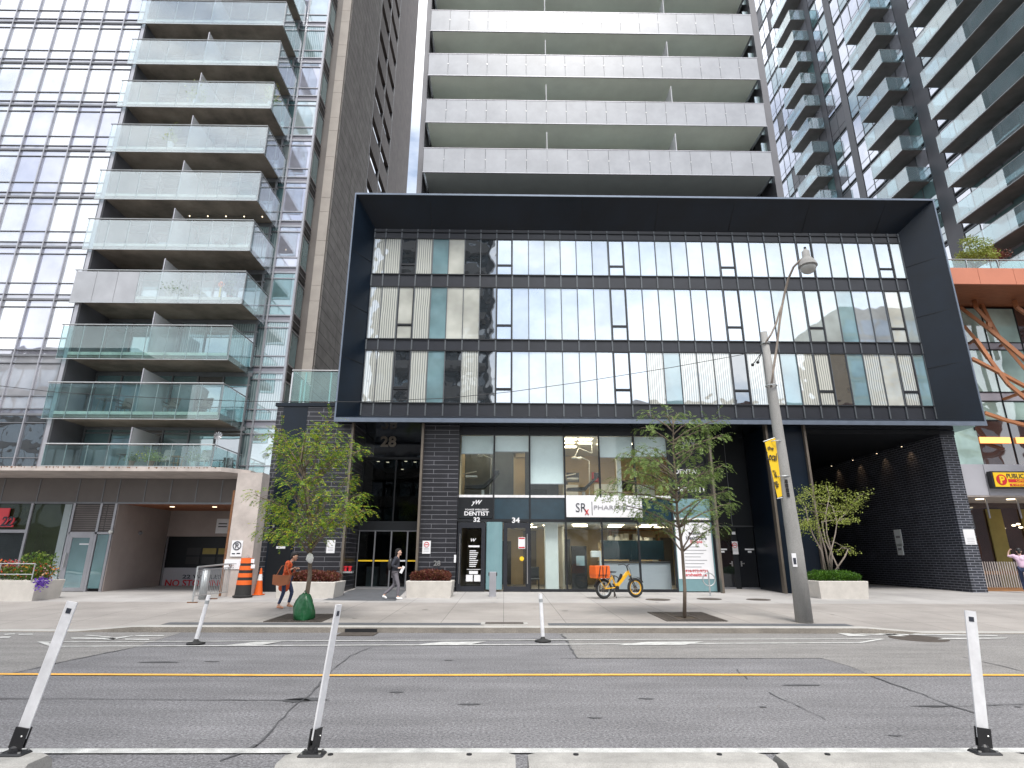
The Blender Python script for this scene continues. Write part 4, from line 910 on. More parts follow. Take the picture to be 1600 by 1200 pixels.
# glazed bay right of the balconies
RX0,RX1,RYY=-15.0,-11.9,30.0
mb=MB()
for x in (-14.85,-14.35 if False else -13.25,-11.93): mb.box(x-.05,x+.05,RYY-.10,RYY+.02,5.0,45)
mb.box(-11.99,-11.86,RYY-.08,RYY+.1,5.0,45)
for k in range(13):
    z=6.2+3*k-1.05
    for dz,t in ((0,.06),(.35,.035),(.95,.03),(2.62,.03)): mb.box(-14.9,-11.9,RYY-.06,RYY+.01,z+dz-t,z+dz+t)
mb.build('bay_frame',M['alu'],lb)
for k in range(12):
    z=5.15+3*k
    for (a,b) in ((-14.8,-13.3),(-13.2,-11.99)):
        mb=MB(); mm=M[rnd.choice(['g_left2','g_aqua_curt','g_aqua','g_left2','g_pale']) if k>2 else rnd.choice(['g_aqua_curt','g_pale'])]
        mb.box(a,b,RYY-.01,RYY+.03,z+.98,z+2.59); mb.box(a,b,RYY-.01,RYY+.03,z+.38,z+.92); mb.box(a,b,RYY-.01,RYY+.03,z+2.65,z+2.94); mb.mi=1; mb.box(a,b,RYY-.008,RYY+.03,z+.06,z+.32)
        mb.build('bay_window',[mm,M['purple_spandrel']],lb)
    mb=MB(); mb.box(-11.93,-11.89,RYY+.1,RYY+1.15,z+.6,z+2.5); mb.mi=1; mb.box(-11.92,-11.885,RYY+.1,RYY+1.2,z-.25,z+.5)
    mb.build('side_window',[M['g_aqua'],M['mullion_dark']],lb)
    mb=MB(); mb.box(-11.95,-11.85,RYY+.08,RYY+1.2,z+.5,z+.58); mb.box(-11.95,-11.85,RYY+.08,RYY+1.2,z+2.5,z+2.58); mb.box(-11.95,-11.85,RYY+.08,RYY+1.2,z+.1,z+.14); mb.build('side_frame',M['alu'],lb)
mb=MB(); mb.box(-12.1,-11.96,RYY+.1,31.3,5,96); mb.build('core_wall',M['tower_grey'],lb)
mb=MB(); 
z=4.98
i=0
while z<96:
    h=1.0 if i%2 else 2.0; mb.box(-11.5,-10.93,31.25,31.5,z+.008,z+h-.008); z+=h; i+=1
mb.build('stone_strip',M['stone'],lb)
mb=MB(); mb.box(-11.95,-11.5,31.3,32,4.9,96); mb.build('stone_backing',M['taupe_panel'],lb)
# dark clad side wall with open slits towards the back
X1=-10.9; YS0,YS1=38.7,45.6
mb=MB(); mb.box(-11.9,X1,31.5,YS0,4.9,96); mb.build('side_wall',M['side_cladding'],lb)
mb=MB(); mb.box(-11.4,X1,YS1,54.6,4.9,96)
for k in range(0,30):
    z=5.0+3*k+1.05; mb.box(-11.2,X1,YS0,YS1,z,z+1.95)
mb.build('siding_wall',M['siding'],lb)
mb=MB()
for yy in (YS0+.05,42.1,YS1-.12): mb.box(-11.15,X1+.02,yy,yy+.07,5,96)
mb.build('slit_post',M['alu_dark'],lb)
r_=random.Random(77); mb=MB()
for i in range(90):
    x=-21.5+i*.125+r_.uniform(-.05,.05); w=r_.uniform(.01,.045); h=r_.uniform(.02,.09)
    if r_.random()<.75 and x<-10.8: mb.add([(x-w,21.797,4.826),(x+w,21.797,4.826),(x+w*.6,21.797,4.826-h),(x-w*.5,21.797,4.826-h*.8)],[(0,3,2,1)])
mb.build('drip_stain',M['rust'],lb)
# lower storeys: slab, fascia, shop, garage
o=MB(); o.slab([(-60,21.8),(-10.6,21.8),(-9.85,22.6),(-9.85,27.0),(-60,27.0)],4.67,4.83); o.build('canopy_slab',M['concrete_pale'],lb)
FY=24.0
MB().box(-60,-9.9,FY,FY+.2,3.70,4.66).build('fascia',M['taupe_panel'],lb)
mb=MB()
for px in (6,62,124,163,187,228,268,308,347): x=at(px,762,FY)[0]; mb.box(x-.02,x+.02,FY-.02,FY-.001,3.72,4.64)
mb.box(-60,-9.95,FY-.03,FY-.002,3.64,3.72); mb.build('fascia_joint',M['alu_dark'],lb)
xa=at(100,860,FY)[0]
mb=MB()
for px,py in ((52,790),(118,790),(160,790),(183,790)):
    x=at(px,py,FY)[0]; mb.box(x-.045,x+.045,FY-.06,FY+.08,.30,3.66)
mb.box(-30,at(52,790,FY)[0],FY-.05,FY+.08,2.50,2.62) ; mb.build('storefront_frame',M['alu'],lb)
xs_=[at(52,790,FY)[0],at(116,790,FY)[0]]
MB().box(-30,xs_[0]-.05,FY,FY+.02,2.64,3.62).build('storefront_glass',M['g_green'],lb); MB().box(-30,xs_[0]-.05,FY,FY+.02,.35,2.48).build('storefront_glass',M['shop_glass'],lb)
MB().box(xs_[0]+.05,xs_[1]-.35,FY,FY+.02,.35,3.62).build('storefront_glass',M['g_green'],lb)
MB().box(xs_[1]-.34,xs_[1]-.05,FY-.03,FY+.02,.35,3.62).build('aqua_panel',M['g_pale'],lb)
d0,d1=at(118,790,FY)[0]+.05,at(160,790,FY)[0]-.05
MB().box(d0,d1,FY-.02,FY+.02,2.55,3.62).build('louvre',M['louvre'],lb); MB().box(d1+.1,at(183,790,FY)[0]-.05,FY-.02,FY+.02,2.55,3.62).build('louvre',M['louvre'],lb)
d=MB().box(d0+.14,d1-.14,FY-.03,FY-.01,.45,2.32).build('door',M['g_aqua'],lb)
f=MB(); f.box(d0,d0+.14,FY-.06,FY,.32,2.46); f.box(d1-.14,d1,FY-.06,FY,.32,2.46); f.box(d0+.14,d1-.14,FY-.058,FY,2.32,2.46); f.box(d0+.14,d1-.14,FY-.058,FY,.32,.45); f.build('door_frame',M['alu'],d)
MB().tube([(d0+.07,FY-.12,1.2),(d0+.07,FY-.12,1.75)],.025,8).build('handle',M['steel'],d); MB().box(d0+.45,d0+.85,FY-.036,FY-.031,2.05,2.10).build('door_label',M['sign_white'],d)
f=MB(); f.box(d0-.05,at(183,790,FY)[0],FY-.06,FY,2.46,2.54); f.build('transom',M['alu'],lb)
MB().box(d1+.12,at(183,790,FY)[0]-.08,FY-.02,FY+.01,.42,2.45).build('side_light',M['g_aqua'],lb)
GX=-15.62
MB().box(-30,GX+.0,FY+.1,28.2,.1,3.66).build('shop_block',M['room_dark'],lb)
MB().box(GX+.01,GX+.06,FY,27.8,.1,3.66).build('garage_side_wall',M['beige_wall'],lb)
MB().box(GX+.06,-9.9,27.8,28.1,2.50,3.66).build('garage_lintel',M['beige_wall'],lb)
MB().box(GX-.0,-9.9,FY+.2,27.9,3.66,3.70).build('garage_ceiling',M['orange_wood'],lb)
for x in (-14.2,-12.4): MB().lathe([(.09,3.64),(.09,3.659)],x,25.4,12).build('ceiling_light',M['lamp_on'],lb)
gd=MB().box(GX+.06,-9.9,28.0,28.05,.12,2.5).build('garage_door',M['navy_matte'],lb)
mb=MB()
for i in range(7):
    for j in range(2): mb.box(GX+1.0+i*.72,GX+1.62+i*.72,27.97,27.999,1.28+j*.40,1.60+j*.40)
mb.build('door_pane',M['black'],gd)
mb=MB(); mb.box(GX+1.72,GX+2.34,27.96,27.969,1.72,1.98); mb.box(GX+2.44,GX+3.06,27.96,27.969,1.72,1.98); mb.build('lit_pane',M['mustard'],gd)
sgn=MB().box(GX+.08,-9.95,27.93,27.99,.22,1.12).build('door_banner',M['grey_panel'],gd)
MB().box(GX+.06,GX+.11,27.86,27.93,.1,2.5).build('door_jamb',M['alu'],gd)
_a=at(258,911,27.92); _b=at(352,911,27.92); text('lettering','NO STOPPING',(_a[0]+_b[0])/2,_a[1],27.92,.30,M['red'],lb,w=_b[0]-_a[0],bold=.02)
_a=at(285,901,27.92); text('lettering','22 WELLESLEY',_a[0],_a[1],27.92,.17,M['ink'],lb,w=2.4,bold=.02,align='LEFT')
pr=MB().box(-10.05,-9.12,22.0,22.7,.2,4.665).build('stone_pier',M['concrete_pale'],lb)
MB().box(-10.14,-10.06,22.0,22.12,.25,4.0).build('pipe',M['rust'],lb)
t=thing('wall_sign','red square sign with the number 22 inside the left shop window','sign',(-19.3,FY-.1,2.9))
x0,z0=at(-10,823,FY-.1); x1,z1=at(16.5,794,FY-.1)
MB().box(x0-1,x1,FY-.12,FY-.07,z0,z1).build('plate',M['coral'],t)
text('lettering','22',at(12,815,FY-.13)[0],at(12,815,FY)[1],FY-.16,.38,M['ink'],t,w=.45,bold=.02,shear=.15,ext=.02)
text('lettering','22',at(13.5,815.5,FY-.13)[0],at(13.5,816,FY)[1],FY-.14,.38,M['coral'],t,w=.45,bold=.03,shear=.15,ext=.03)
t=thing('notice','small grey notice high in the garage entrance','sign',(-10.6,27.79,3.1)); x,z=at(348,822,27.78); MB().box(x-.3,x+.3,27.77,27.79,z-.33,z+.33).build('plate',M['sign_white'],t)
MB().box(x-.2,x+.2,27.764,27.769,z-.05,z+.0).box(x-.2,x+.2,27.764,27.769,z+.08,z+.13).build('lettering',M['ink'],t)
x,z=at(370,857,21.98); t=thing('no_parking_sign','white no parking sign with a crossed letter P on the stone pier','sign',(x,21.98,z)); w,h=.40,.56
MB().box(x-w/2,x+w/2,21.97,21.995,z-h/2,z+h/2).build('plate',M['sign_white'],t)
mb=MB(); mb.torus((x,21.962,z+.10),.14,.016,'y',24,6); mb.bar((x-.09,21.955,z+.19),(x+.09,21.955,z+.01),.022,.01); mb.build('prohibition_ring',M['ink'],t); text('lettering','P',x,z+.10,21.965,.17,M['ink'],t,bold=.01)
mb=MB(); mb.box(x-.15,x-.03,21.962,21.969,z-.20,z-.16); mb.box(x+.02,x+.15,21.962,21.969,z-.19,z-.15); mb.build('arrow',M['ink'],t)
x,z=at(365,883,21.98); t=thing('notice','blank white board low on the stone pier under the no parking sign','sign',(x,21.98,z)); MB().box(x-.34,x+.30,21.975,21.996,z-.14,z+.2).build('plate',M['sign_white'],t); MB().box(x-.2,x+.1,21.97,21.974,z+.04,z+.06).build('lettering',M['ink_grey'],t)
for k,(px,py,lab) in enumerate(((197,833,'white dome camera on the corner left of the garage entrance'),(232,833,'dark dome camera on the inner garage wall'))):
    if k==0: x,z=at(px-23,py-2,FY-.1); y=FY-.1
    else: x=GX+.1; y,z=atx(px-12,py,GX+.1)
    t=thing('security_camera',lab,'camera',(x,y,z)); MB().ball((x,y-.04,z),.08,12,8).build('dome',M['room_white'] if k==0 else M['alu_dark'],t); MB().box(x-.05,x+.05,y,y+.08,z-.04,z+.06).build('bracket',M['alu'],t)
# ---------------------------------------------------------------- right tower, facade running back along x=32
rt=thing('apartment_tower','grey apartment tower at the right with three stacks of glass balconies','building',(40,40,.3))
TX=32.0; rnd=random.Random(21)
MB().box(TX+.1,60,18,58.9,.3,82).build('tower_body',M['tower_grey'],rt)
LV=[15.0+2.82*k for k in range(0,23)]
mb=MB()
for (a,b) in ((57.4,58.9),(47.2,47.9),(44.0,44.8),(35.3,36.7)): mb.box(TX-.05,TX+.1,a,b,10,82)
mb.build('pier',M['tower_grey'],rt)
mb=MB()
for z in LV: mb.box(TX-.04,TX+.1,18,58.9,z-.08,z+.02); mb.box(TX-.03,TX+.1,18,58.9,z+.24,z+.30)
mb.build('floor_band',M['mullion_grey'],rt)
bays=[]
for (a,b,n) in ((36.75,43.95,6),(44.85,47.15,2),(47.95,57.35,8),(18.2,35.25,13)):
    w=(b-a)/n
    for i in range(n): bays.append((a+i*w,a+(i+1)*w))
wins=[]; f=MB()
for (a,b) in bays:
    f.box(TX-.045,TX+.1,a-.03,a+.03,10,82)
    for z in LV: wins.append((a,b,z))
f.build('mullion',M['mullion_grey'],rt)
def size(w):
    a,b,z=w; out=[]
    for (y,zz) in ((a,z+.3),(b,z+2.7)):
        X=TX*cp-y*sp; Y=TX*sp+y*cp; fw=Y*ct+(zz-H)*st; up=-Y*st+(zz-H)*ct; out.append((800+X/fw*F,600-up/fw*F))
    (x0,y0),(x1,y1)=out
    if x1>1600 or y1>1200 or y1<-40 or y0<0: return 0
    if 800+0<0: return 0
    if x1<1600 and (y0+y1)/2>300 and x1<1450: return 0
    return abs(x0-x1)*abs(y0-y1)
wins.sort(key=size,reverse=True)
far=MB(); ms=[M['g_tower'],M['g_tower_teal'],M['tower_grey'],M['mullion_dark']]
for i,(a,b,z) in enumerate(wins):
    r=rnd.random(); mi=0 if r<.62 else (1 if r<.85 else 2)
    if 33.9<b<0: mi=1
    def cell(mb):
        mb.mi=mi; mb.box(TX-.02,TX+.05,a+.04,b-.04,z+.95,z+2.68); mb.box(TX-.02,TX+.05,a+.04,b-.04,z+.34,z+.89); mb.mi=3; mb.box(TX-.03,TX+.04,a+.035,b-.035,z+.891,z+.949)
    if i<100: m_=MB(); cell(m_); m_.build('window',ms,rt)
    else: cell(far)
o=far.build('distant_windows',ms,rt); o['kind']='stuff'
def rbal(y0,y1,zb,x0=30.4):
    s=MB().box(x0+.03,TX,y0+.03,y1-.03,zb,zb+.22).build('balcony_slab',M['dark_soffit'],rt)
    g_=MB(); n=max(2,round((y1-y0)/1.15)); w=(y1-y0)/n
    for i in range(n): g_.box(x0-.012,x0,y0+w*i+.01,y0+w*(i+1)-.01,zb+.02,zb+1.28)
    g_.box(x0+.01,x0+.78,y0-.012,y0,zb+.02,zb+1.28); g_.box(x0+.80,TX-.02,y0-.012,y0,zb+.02,zb+1.28); g_.box(x0+.01,TX-.02,y1,y1+.012,zb+.02,zb+1.28)
    g_.build('guard_glass',M['rail_side'],s)
    h=MB(); h.box(x0-.02,x0+.01,y0-.02,y1+.02,zb+1.282,zb+1.315); h.box(x0+.011,TX,y0-.02,y0+.01,zb+1.282,zb+1.315); h.box(x0-.02,x0+.03,y0-.02,y1+.02,zb-.03,zb+.018)
    h.build('handrail',M['galv'],s)
for k in range(0,13):
    z=26.1+2.82*k
    if z<48.5: rbal(37.1,40.73,z)
    if 34<z: rbal(48.0,51.65,z)
for k in range(-3,7):
    z=26.1+2.82*k
    rbal(22.0,33.9,z)
    MB().box(TX-.08,TX-.051,22.2,33.7,z+.3,z+2.6).build('balcony_glazing',M['g_tower_teal'],rt)
# ---------------------------------------------------------------- orange and glass building, right edge
ob=thing('glass_building','pale glass building with an orange canopy and orange branching struts at the right edge','building',(30,27,.3))
WX0,WX1,WY=20.35,52,26.5
MB().box(WX0,WX1,WY+.05,34,4.5,13.6).build('building_body',M['grey_panel'],ob)
z0,z1=13.80,14.62
mb=MB(); w=1.68; x=20.26
while x<WX1: mb.box(x+.008,x+w-.008,24.0,24.1,z0,z1); x+=w
mb.build('canopy_fascia',M['orange_panel'],ob)
MB().box(20.26,WX1,24.1,34,z0+.02,z1-.05).build('canopy_deck',M['orange_wood'],ob)
sc_=lambda z,D=26.5: z
def wz(v): return 1.65+(v-1.65)*WY/26.0
lev=[wz(4.31),wz(5.71),wz(7.81),wz(8.73),wz(9.17),wz(11.29),wz(11.67),13.7]
xs2=[at(1540.4,525,WY)[0]+1.68*i for i in range(-2,14)]
for i in range(len(xs2)-1):
    a,b=xs2[i]+.02,xs2[i+1]-.02; a=max(a,WX0+.01)
    if b<a: continue
    for (p,q,m) in ((lev[1],lev[2],'g_brown' if i>0 else 'g_mint'),(lev[2],lev[3],'g_mint'),(lev[3],lev[4],'lilac_panel'),(lev[4],lev[5],'g_mint'),(lev[5],lev[6],'lilac_panel'),(lev[6],lev[7],'g_mint' if i not in (3,5) else 'g_brown')):
        MB().box(a,b,WY-.02,WY+.02,p+.02,q-.02).build('window' if m.startswith('g_') else 'spandrel',M[m],ob)
        if i>20: break
mb=MB()
for x in xs2: mb.box(x-.02,x+.02,WY-.06,WY+.03,lev[1],lev[7])
for z in lev[1:]: mb.box(WX0,WX1,WY-.05,WY+.03,z-.025,z+.025)
mb.build('mullion',M['mullion_dark'],ob)
xl=at(1530,690,WY)[0]
MB().box(WX0,xl-.1,WY-.09,WY-.061,lev[1]+.03,wz(7.3)).build('white_panel',M['g_mint'],ob)
for i in range(3):
    a=at(1531,686,WY-.1)[0]+i*1.72; MB().box(a,a+1.45,WY-.10,WY-.07,wz(6.72),wz(7.0)).build('lit_strip',M['warm_on'],ob)
MB().box(WX0-.5,WX1,WY-.5,WY-.0,lev[0],lev[1]-.03).build('grey_band',M['grey_panel'],ob)
mb=MB()
for i in range(8): x=at(1541,750,WY-.5)[0]+2.2*i; mb.box(x-.012,x+.012,WY-.51,WY-.501,lev[0]+.01,lev[1]-.04)
mb.build('panel_joint',M['alu_dark'],ob)
MB().box(WX0-.5,WX1,WY-.49,29.5,lev[0]-.06,lev[0]-.003).build('soffit',M['concrete_pale'],ob)
for i in range(4): MB().lathe([(.16,lev[0]-.10),(.16,lev[0]-.062)],20.55+i*1.45,26.9,16).build('soffit_light',M['lamp_on'],ob)
mb=MB()
for i in range(5): a=20.5+i*1.7; mb.box(a,a+.75,29.0,29.06,.3,4.0)
mb.build('mustard_column',M['mustard'],ob)
MB().box(WX0-.4,WX1,29.1,29.2,.3,4.3).build('shop_glazing',M['g_brown'],ob)
for i,(px,py) in enumerate(((1584,821),(1591,819),(1595,824))):
    x,z=at(px,py,28.6); MB().ball((x,28.6,z),(.09,.09,.05),10,6).build('pendant_lamp',M['lamp_on'],ob)
for i in range(3): x=20.75+i*1.45; MB().tube([(x,26.8,lev[0]-.1),(x+.0,26.8,lev[0]-.95)],.04,8).build('hanger',M['alu'],ob)
# branching struts between the canopy and the facade
def strut(pts,r=.085,name='strut'):
    q=[]
    for (px,py,Y) in pts: x,z=at(px,py,Y); q.append((x,Y,z))
    mb=MB()
    for i in range(len(q)-1): mb.bar(q[i],q[i+1],r*2.0,r*1.5)
    return mb.build(name,M['orange_steel'],ob)
strut([(1500,480,26.0),(1545,514,25.4),(1600,560,24.9),(1660,610,24.6)],.10)
strut([(1521,468,25.9),(1526,482,25.6),(1545,503,25.4),(1545,512,25.4)],.09)
strut([(1531,470,26.3),(1545,500,26.0),(1562,530,25.8),(1600,575,25.4),(1640,620,25)],.08)
strut([(1507,510,25.6),(1524,530,25.4),(1545,560,25.2),(1575,600,25.0),(1605,625,24.8),(1650,665,24.6)],.09)
strut([(1518,560,25.2),(1557,580,25.1),(1602,604,25.0),(1660,632,24.9)],.085)
strut([(1538,645,25.1),(1570,656,25.0),(1604,665,24.9),(1660,682,24.9)],.085)
strut([(1585,470,25.6),(1588,480,25.5),(1602,490,25.4),(1640,530,25.0)],.09)
strut([(1568,624,26.4),(1595,614,25.6),(1605,610,25.1)],.07)
strut([(1563,541,26.4),(1572,536,25.9)],.06); strut([(1514,537,26.4),(1524,530,25.6)],.06)
# canopy terrace
t=thing('terrace_railing','glass railing on top of the orange canopy','railing',(24,24.3,14.6))
MB().tube([(20.26,24.3,15.22),(40,24.3,15.22)],.03,8).build('handrail',M['galv'],t); g_=MB()
for i in range(12): g_.box(20.3+i*1.5,21.75+i*1.5,24.3,24.315,14.62,15.16)
g_.build('guard_glass',M['rail_teal'],t)
for i in range(12): MB().box(20.25+i*1.5,20.29+i*1.5,24.28,24.34,14.6,15.2).build('post',M['galv'],t)
# sign, patio fence
xa,za=at(1551,763,25.8); xb,zb=at(1640,737,25.8)
t=thing('parking_sign','yellow public parking sign with a red P on the grey band','sign',((xa+xb)/2,25.8,za))
MB().cbox(xa,xb,25.72,25.96,za,zb,.01).build('sign_box',M['black'],t); MB().box(xa+.08,xb-.05,25.70,25.719,za+.06,zb-.06).build('sign_face',M['sign_yellow'],t)
x,z=at(1565.5,749.5,25.68); mb=MB(); mb.tube([(x,25.699,z),(x,25.69,z)],.24,20); mb.build('disc',M['red'],t); text('lettering','P',x+.02,z,25.68,.34,M['sign_yellow'],t,bold=.04)
text('lettering','PUBLIC PARKING',at(1573,743.5,25.68)[0],at(1573,743.5,25.68)[1],25.69,.20,M['ink'],t,w=1.9,bold=.0,align='LEFT')
mb=MB(); x0=at(1576,751,25.68)[0]; z=at(1576,751,25.68)[1]; mb.box(x0,x0+1.9,25.692,25.699,z-.07,z+.07); z2=at(1576,757.5,25.68)[1]; mb.box(x0+.03,x0+1.9,25.692,25.699,z2-.055,z2+.055); mb.build('red_bar',M['red'],t)
text('lettering','OPEN 24 HRS',x0+.35,z,25.688,.085,M['sign_yellow'],t,w=1.1,align='LEFT'); text('lettering','& UNDERGROUND',x0+.1,z2,25.688,.07,M['sign_yellow'],t,w=1.3,align='LEFT')
t=thing('patio_fence','brown slatted patio fence at the right edge behind the person in pink','fence',(22,25.5,.33))
mb=MB()
for i in range(34): x=20.22+i*.105; mb.box(x,x+.035,25.48,25.52,.48,1.52)
mb.build('slat',M['concrete_pale'],t)
MB().box(20.15,24.0,25.53,25.57,1.0,1.14).box(20.15,24.0,25.53,25.57,.33,.50).build('rail',M['wood'],t)
for x in (20.15,22.1,24.0): MB().box(x,x+.07,25.46,25.6,.33,1.54).build('post',M['mustard'],t)
# ---------------------------------------------------------------- south side of the street, seen mirrored in the glass
structure(MB().slab([(-90,-9),(90,-9),(90,-4),(-90,-4)],-.02,.14).build('pavement',M['sidewalk']))
def southblock(name,label,x0,x1,y0,h,mat_,gm,bay,fl,bal=False):
    t=thing(name,label,'building',((x0+x1)/2,y0,.14))
    MB().box(x0,x1,y0-14,y0-.05,.14,h).build('wall',M[mat_],t)
    m=MB(); n=int((x1-x0)/bay)
    for k in range(int((h-4)/fl)):
        z=4+k*fl
        for i in range(n): a=x0+.3+i*(x1-x0-.6)/n; m.box(a+.15,a+(x1-x0-.6)/n-.15,y0-.04,y0,z+.7,z+fl-.3)
    m.build('window_grid',M[gm],t)
    s=MB()
    for k in range(int((h-4)/fl)):
        z=4+k*fl
        if bal: s.box(x0+.5,x1-.5,y0+.01,y0+1.5,z-.1,z+.12); s.box(x0+.5,x1-.5,y0+1.45,y0+1.5,z+.13,z+1.0)
        else: s.box(x0,x1,y0+.01,y0+.12,z-.1,z+.12)
    s.build('balcony' if bal else 'string_course',M['far_conc'],t); return t
southblock('tower_block','dark balconied tower across the street mirrored in the left podium glass',-15.5,-1.8,-14,47,'far_dark','g_far',1.6,3,True)
southblock('office_block','blue glass office block across the street mirrored low in the left tower',-80,-47,-16,27,'far_conc','g_far',2.2,3.4)
southblock('brick_block','brown brick block across the street mirrored in the lower right podium glass',15,60,-15,19,'far_brick','g_dark',2.6,3.2)
southblock('corner_block','tan tower across the street mirrored at the right end of the podium glass',50,66,-30,38,'far_tan','g_dark',2.4,3.2)
# ---------------------------------------------------------------- vegetation
def leaf_quad(mb,p,d,n,l,w):
    "one pointed leaflet from p along d, broad side facing n"
    s=d.cross(n)
    if s.length<1e-4: s=d.cross(Vector((1,0,.3)))
    s.normalize(); a=p; c=p+d*l; m=p+d*l*.45
    mb.add([a,m+s*w/2,c,m-s*w/2],[(0,1,2,3)])
def rv(r,s=1): return Vector((r.uniform(-s,s),r.uniform(-s,s),r.uniform(-s,s)))
def frond(mb,r,p,d,L_,n=7,l=.062,w=.024):
    "compound drooping leaf: leaflets in pairs along a rachis"
    d=d.normalized(); q=p.copy(); side=d.cross(Vector((0,0,1)))
    if side.length<.01: side=Vector((1,0,0))
    side.normalize(); tilt=r.uniform(-.6,.6)
    for i in range(n):
        d=(d+Vector((0,0,-.16))).normalized(); q=q+d*(L_/n)
        nn=(d.cross(side)+side*tilt).normalized()
        for sg in (-1,1):
            dd=(side*sg*.85+d*.55+rv(r,.22)).normalized(); leaf_quad(mb,q,dd,(nn+rv(r,.5)).normalized(),l*r.uniform(.8,1.2),w)
    leaf_quad(mb,q,d,nn0(d),l,w)
def nn0(d): 
    s=d.cross(Vector((0,0,1))); return s.cross(d).normalized() if s.length>.01 else Vector((1,0,0))
def street_tree(name,label,base,pxY,trunk,tips,seed,leafm,barkm='bark',r0=.06,fr=1.0,group='street trees in iron grates',spread=.55,nfr=26,kx=.82):
    r=random.Random(seed); t=thing(name,label,'tree',base,group)
    tp=[Vector(base)]
    for (px,py,dy) in trunk: x,z=at(px,py,pxY+dy); tp.append(Vector((x,pxY+dy,z)))
    tb=MB(); n=len(tp); tb.tube(tp,[r0*(1-.75*i/(n-1)) for i in range(n)],9); tb.smooth=True
    lf=MB()
    for (px,py,dy,start) in tips:
        px=trunk[2][0]+(px-trunk[2][0])*kx; py=py+(8 if py<700 else 0)
        x,z=at(px,py,pxY+dy); e=Vector((x,pxY+dy,z)); k=max(.28,start-.13)*(n-1); i=min(int(k),n-2); s=tp[i].lerp(tp[i+1],k-i)
        mid=s.lerp(e,.5)+Vector((0,0,.10*(e-s).length))+rv(r,.05); pts=[]
        for j in range(8): u=j/7; pts.append(s*(1-u)**2+mid*2*u*(1-u)+e*u*u+rv(r,.015)*(1 if 0<j<7 else 0))
        ln=(e-s).length; rr=min(.028,.012+.010*ln); tb.tube(pts,[rr*(1-.8*j/7)+.003 for j in range(8)],6)
        m=int(nfr*fr*max(.55,ln)); 
        for q in range(m):
            u=min(1.0,r.uniform(.38,1.15)); k=u*7; i2=min(int(k),6); p=pts[i2].lerp(pts[i2+1],k-i2); ax=(pts[i2+1]-pts[i2]).normalized()
            tw=(ax*r.uniform(.2,1)+rv(r,1.0)*Vector((1,1,.55))).normalized() if False else (ax*r.uniform(.2,1)+Vector((r.uniform(-1,1),r.uniform(-1,1),r.uniform(-.35,.4)))).normalized()
            tl=r.uniform(.05,spread)*(.45+.55*(1-abs(u-.6))); e2=p+tw*tl
            if q%2==0: tb.tube([p,p.lerp(e2,.5)+Vector((0,0,.02)),e2],[.006,.004,.002],4,cap=False)
            frond(lf,r,e2,(tw+Vector((r.uniform(-.4,.4),r.uniform(-.4,.4),-.15))),r.uniform(.16,.30),n=r.choice((5,6,7)))
    tb.build('trunk',M[barkm],t); lf.build('crown',M[leafm],t); return t
b1=(-4.93,15.35,.14)
street_tree('street_tree','left street tree with yellowing leaves rising out of a green watering bag',b1,15.35,
 [(484,900,0),(485,850,.02),(482,800,0),(480,760,.05),(470,720,.05),(474,690,0)],
 [(385,775,-.5,.55),(412,805,.5,.5),(395,830,-.2,.45),(430,830,-.9,.4),(460,832,-.6,.4),(500,835,.5,.4),(535,822,-.5,.42),(575,775,.3,.5),(582,800,-.3,.45),(555,752,.8,.55),(560,790,-.8,.45),
  (520,770,-.7,.55),(440,755,-.8,.6),(415,790,.9,.5),(455,775,.7,.5),(500,790,1.0,.5),(425,705,-.3,.75),(430,672,.3,.85),(412,676,0,.85),(455,685,.6,.85),(478,672,-.4,.95),(520,655,.2,.9),(530,672,-.2,.9),
  (560,688,.3,.8),(575,698,-.1,.8),(540,705,.6,.75),(505,700,-.6,.8),(525,725,.5,.7),(450,725,.9,.7),(470,745,-.9,.6),(500,752,-.5,.6),(545,800,.6,.45),(480,705,.5,.85),(445,800,-.5,.45),(490,812,-.9,.42),(500,680,.2,.9)],5,'leaf_locust',fr=1.32,nfr=26,spread=.33)
b2=(4.66,15.95,.165)
street_tree('street_tree','right street tree with olive green drooping leaves in front of the pharmacy sign',b2,15.95,
 [(1070,920,0),(1066,860,0),(1058,800,.05),(1056,750,0),(1052,705,.05),(1052,665,0),(1050,650,0)],
 [(925,770,-.4,.6),(948,750,.4,.62),(975,735,-.8,.65),(960,790,.2,.5),(1000,780,-.6,.55),(1020,815,.3,.4),(990,802,.8,.45),(1100,815,-.4,.4),(1130,822,.2,.38),(1150,788,-.2,.5),(1140,770,.4,.55),(1105,780,-.9,.5),
  (1125,738,.5,.62),(1136,730,-.2,.65),(1110,750,.9,.6),(1085,760,-.8,.6),(1035,760,-.9,.6),(1020,740,.9,.62),(965,710,.3,.72),(985,720,-.5,.7),(1010,700,.6,.75),(1000,715,-.8,.7),(1000,660,-.3,.88),(985,705,.8,.72),
  (1005,640,.2,.95),(1035,636,-.3,.97),(1060,640,.4,.97),(1085,650,-.2,.93),(1110,662,.3,.88),(1136,675,-.1,.82),(1130,650,.1,.9),(1100,690,-.5,.8),(1085,710,.7,.75),(1070,680,-.7,.85),(1095,730,.3,.68),(1045,790,.8,.5),(1070,735,-1,.65),(1080,800,.6,.45)],9,'leaf_locust_pale',fr=1.25,nfr=25,spread=.32,kx=.84,r0=.05)
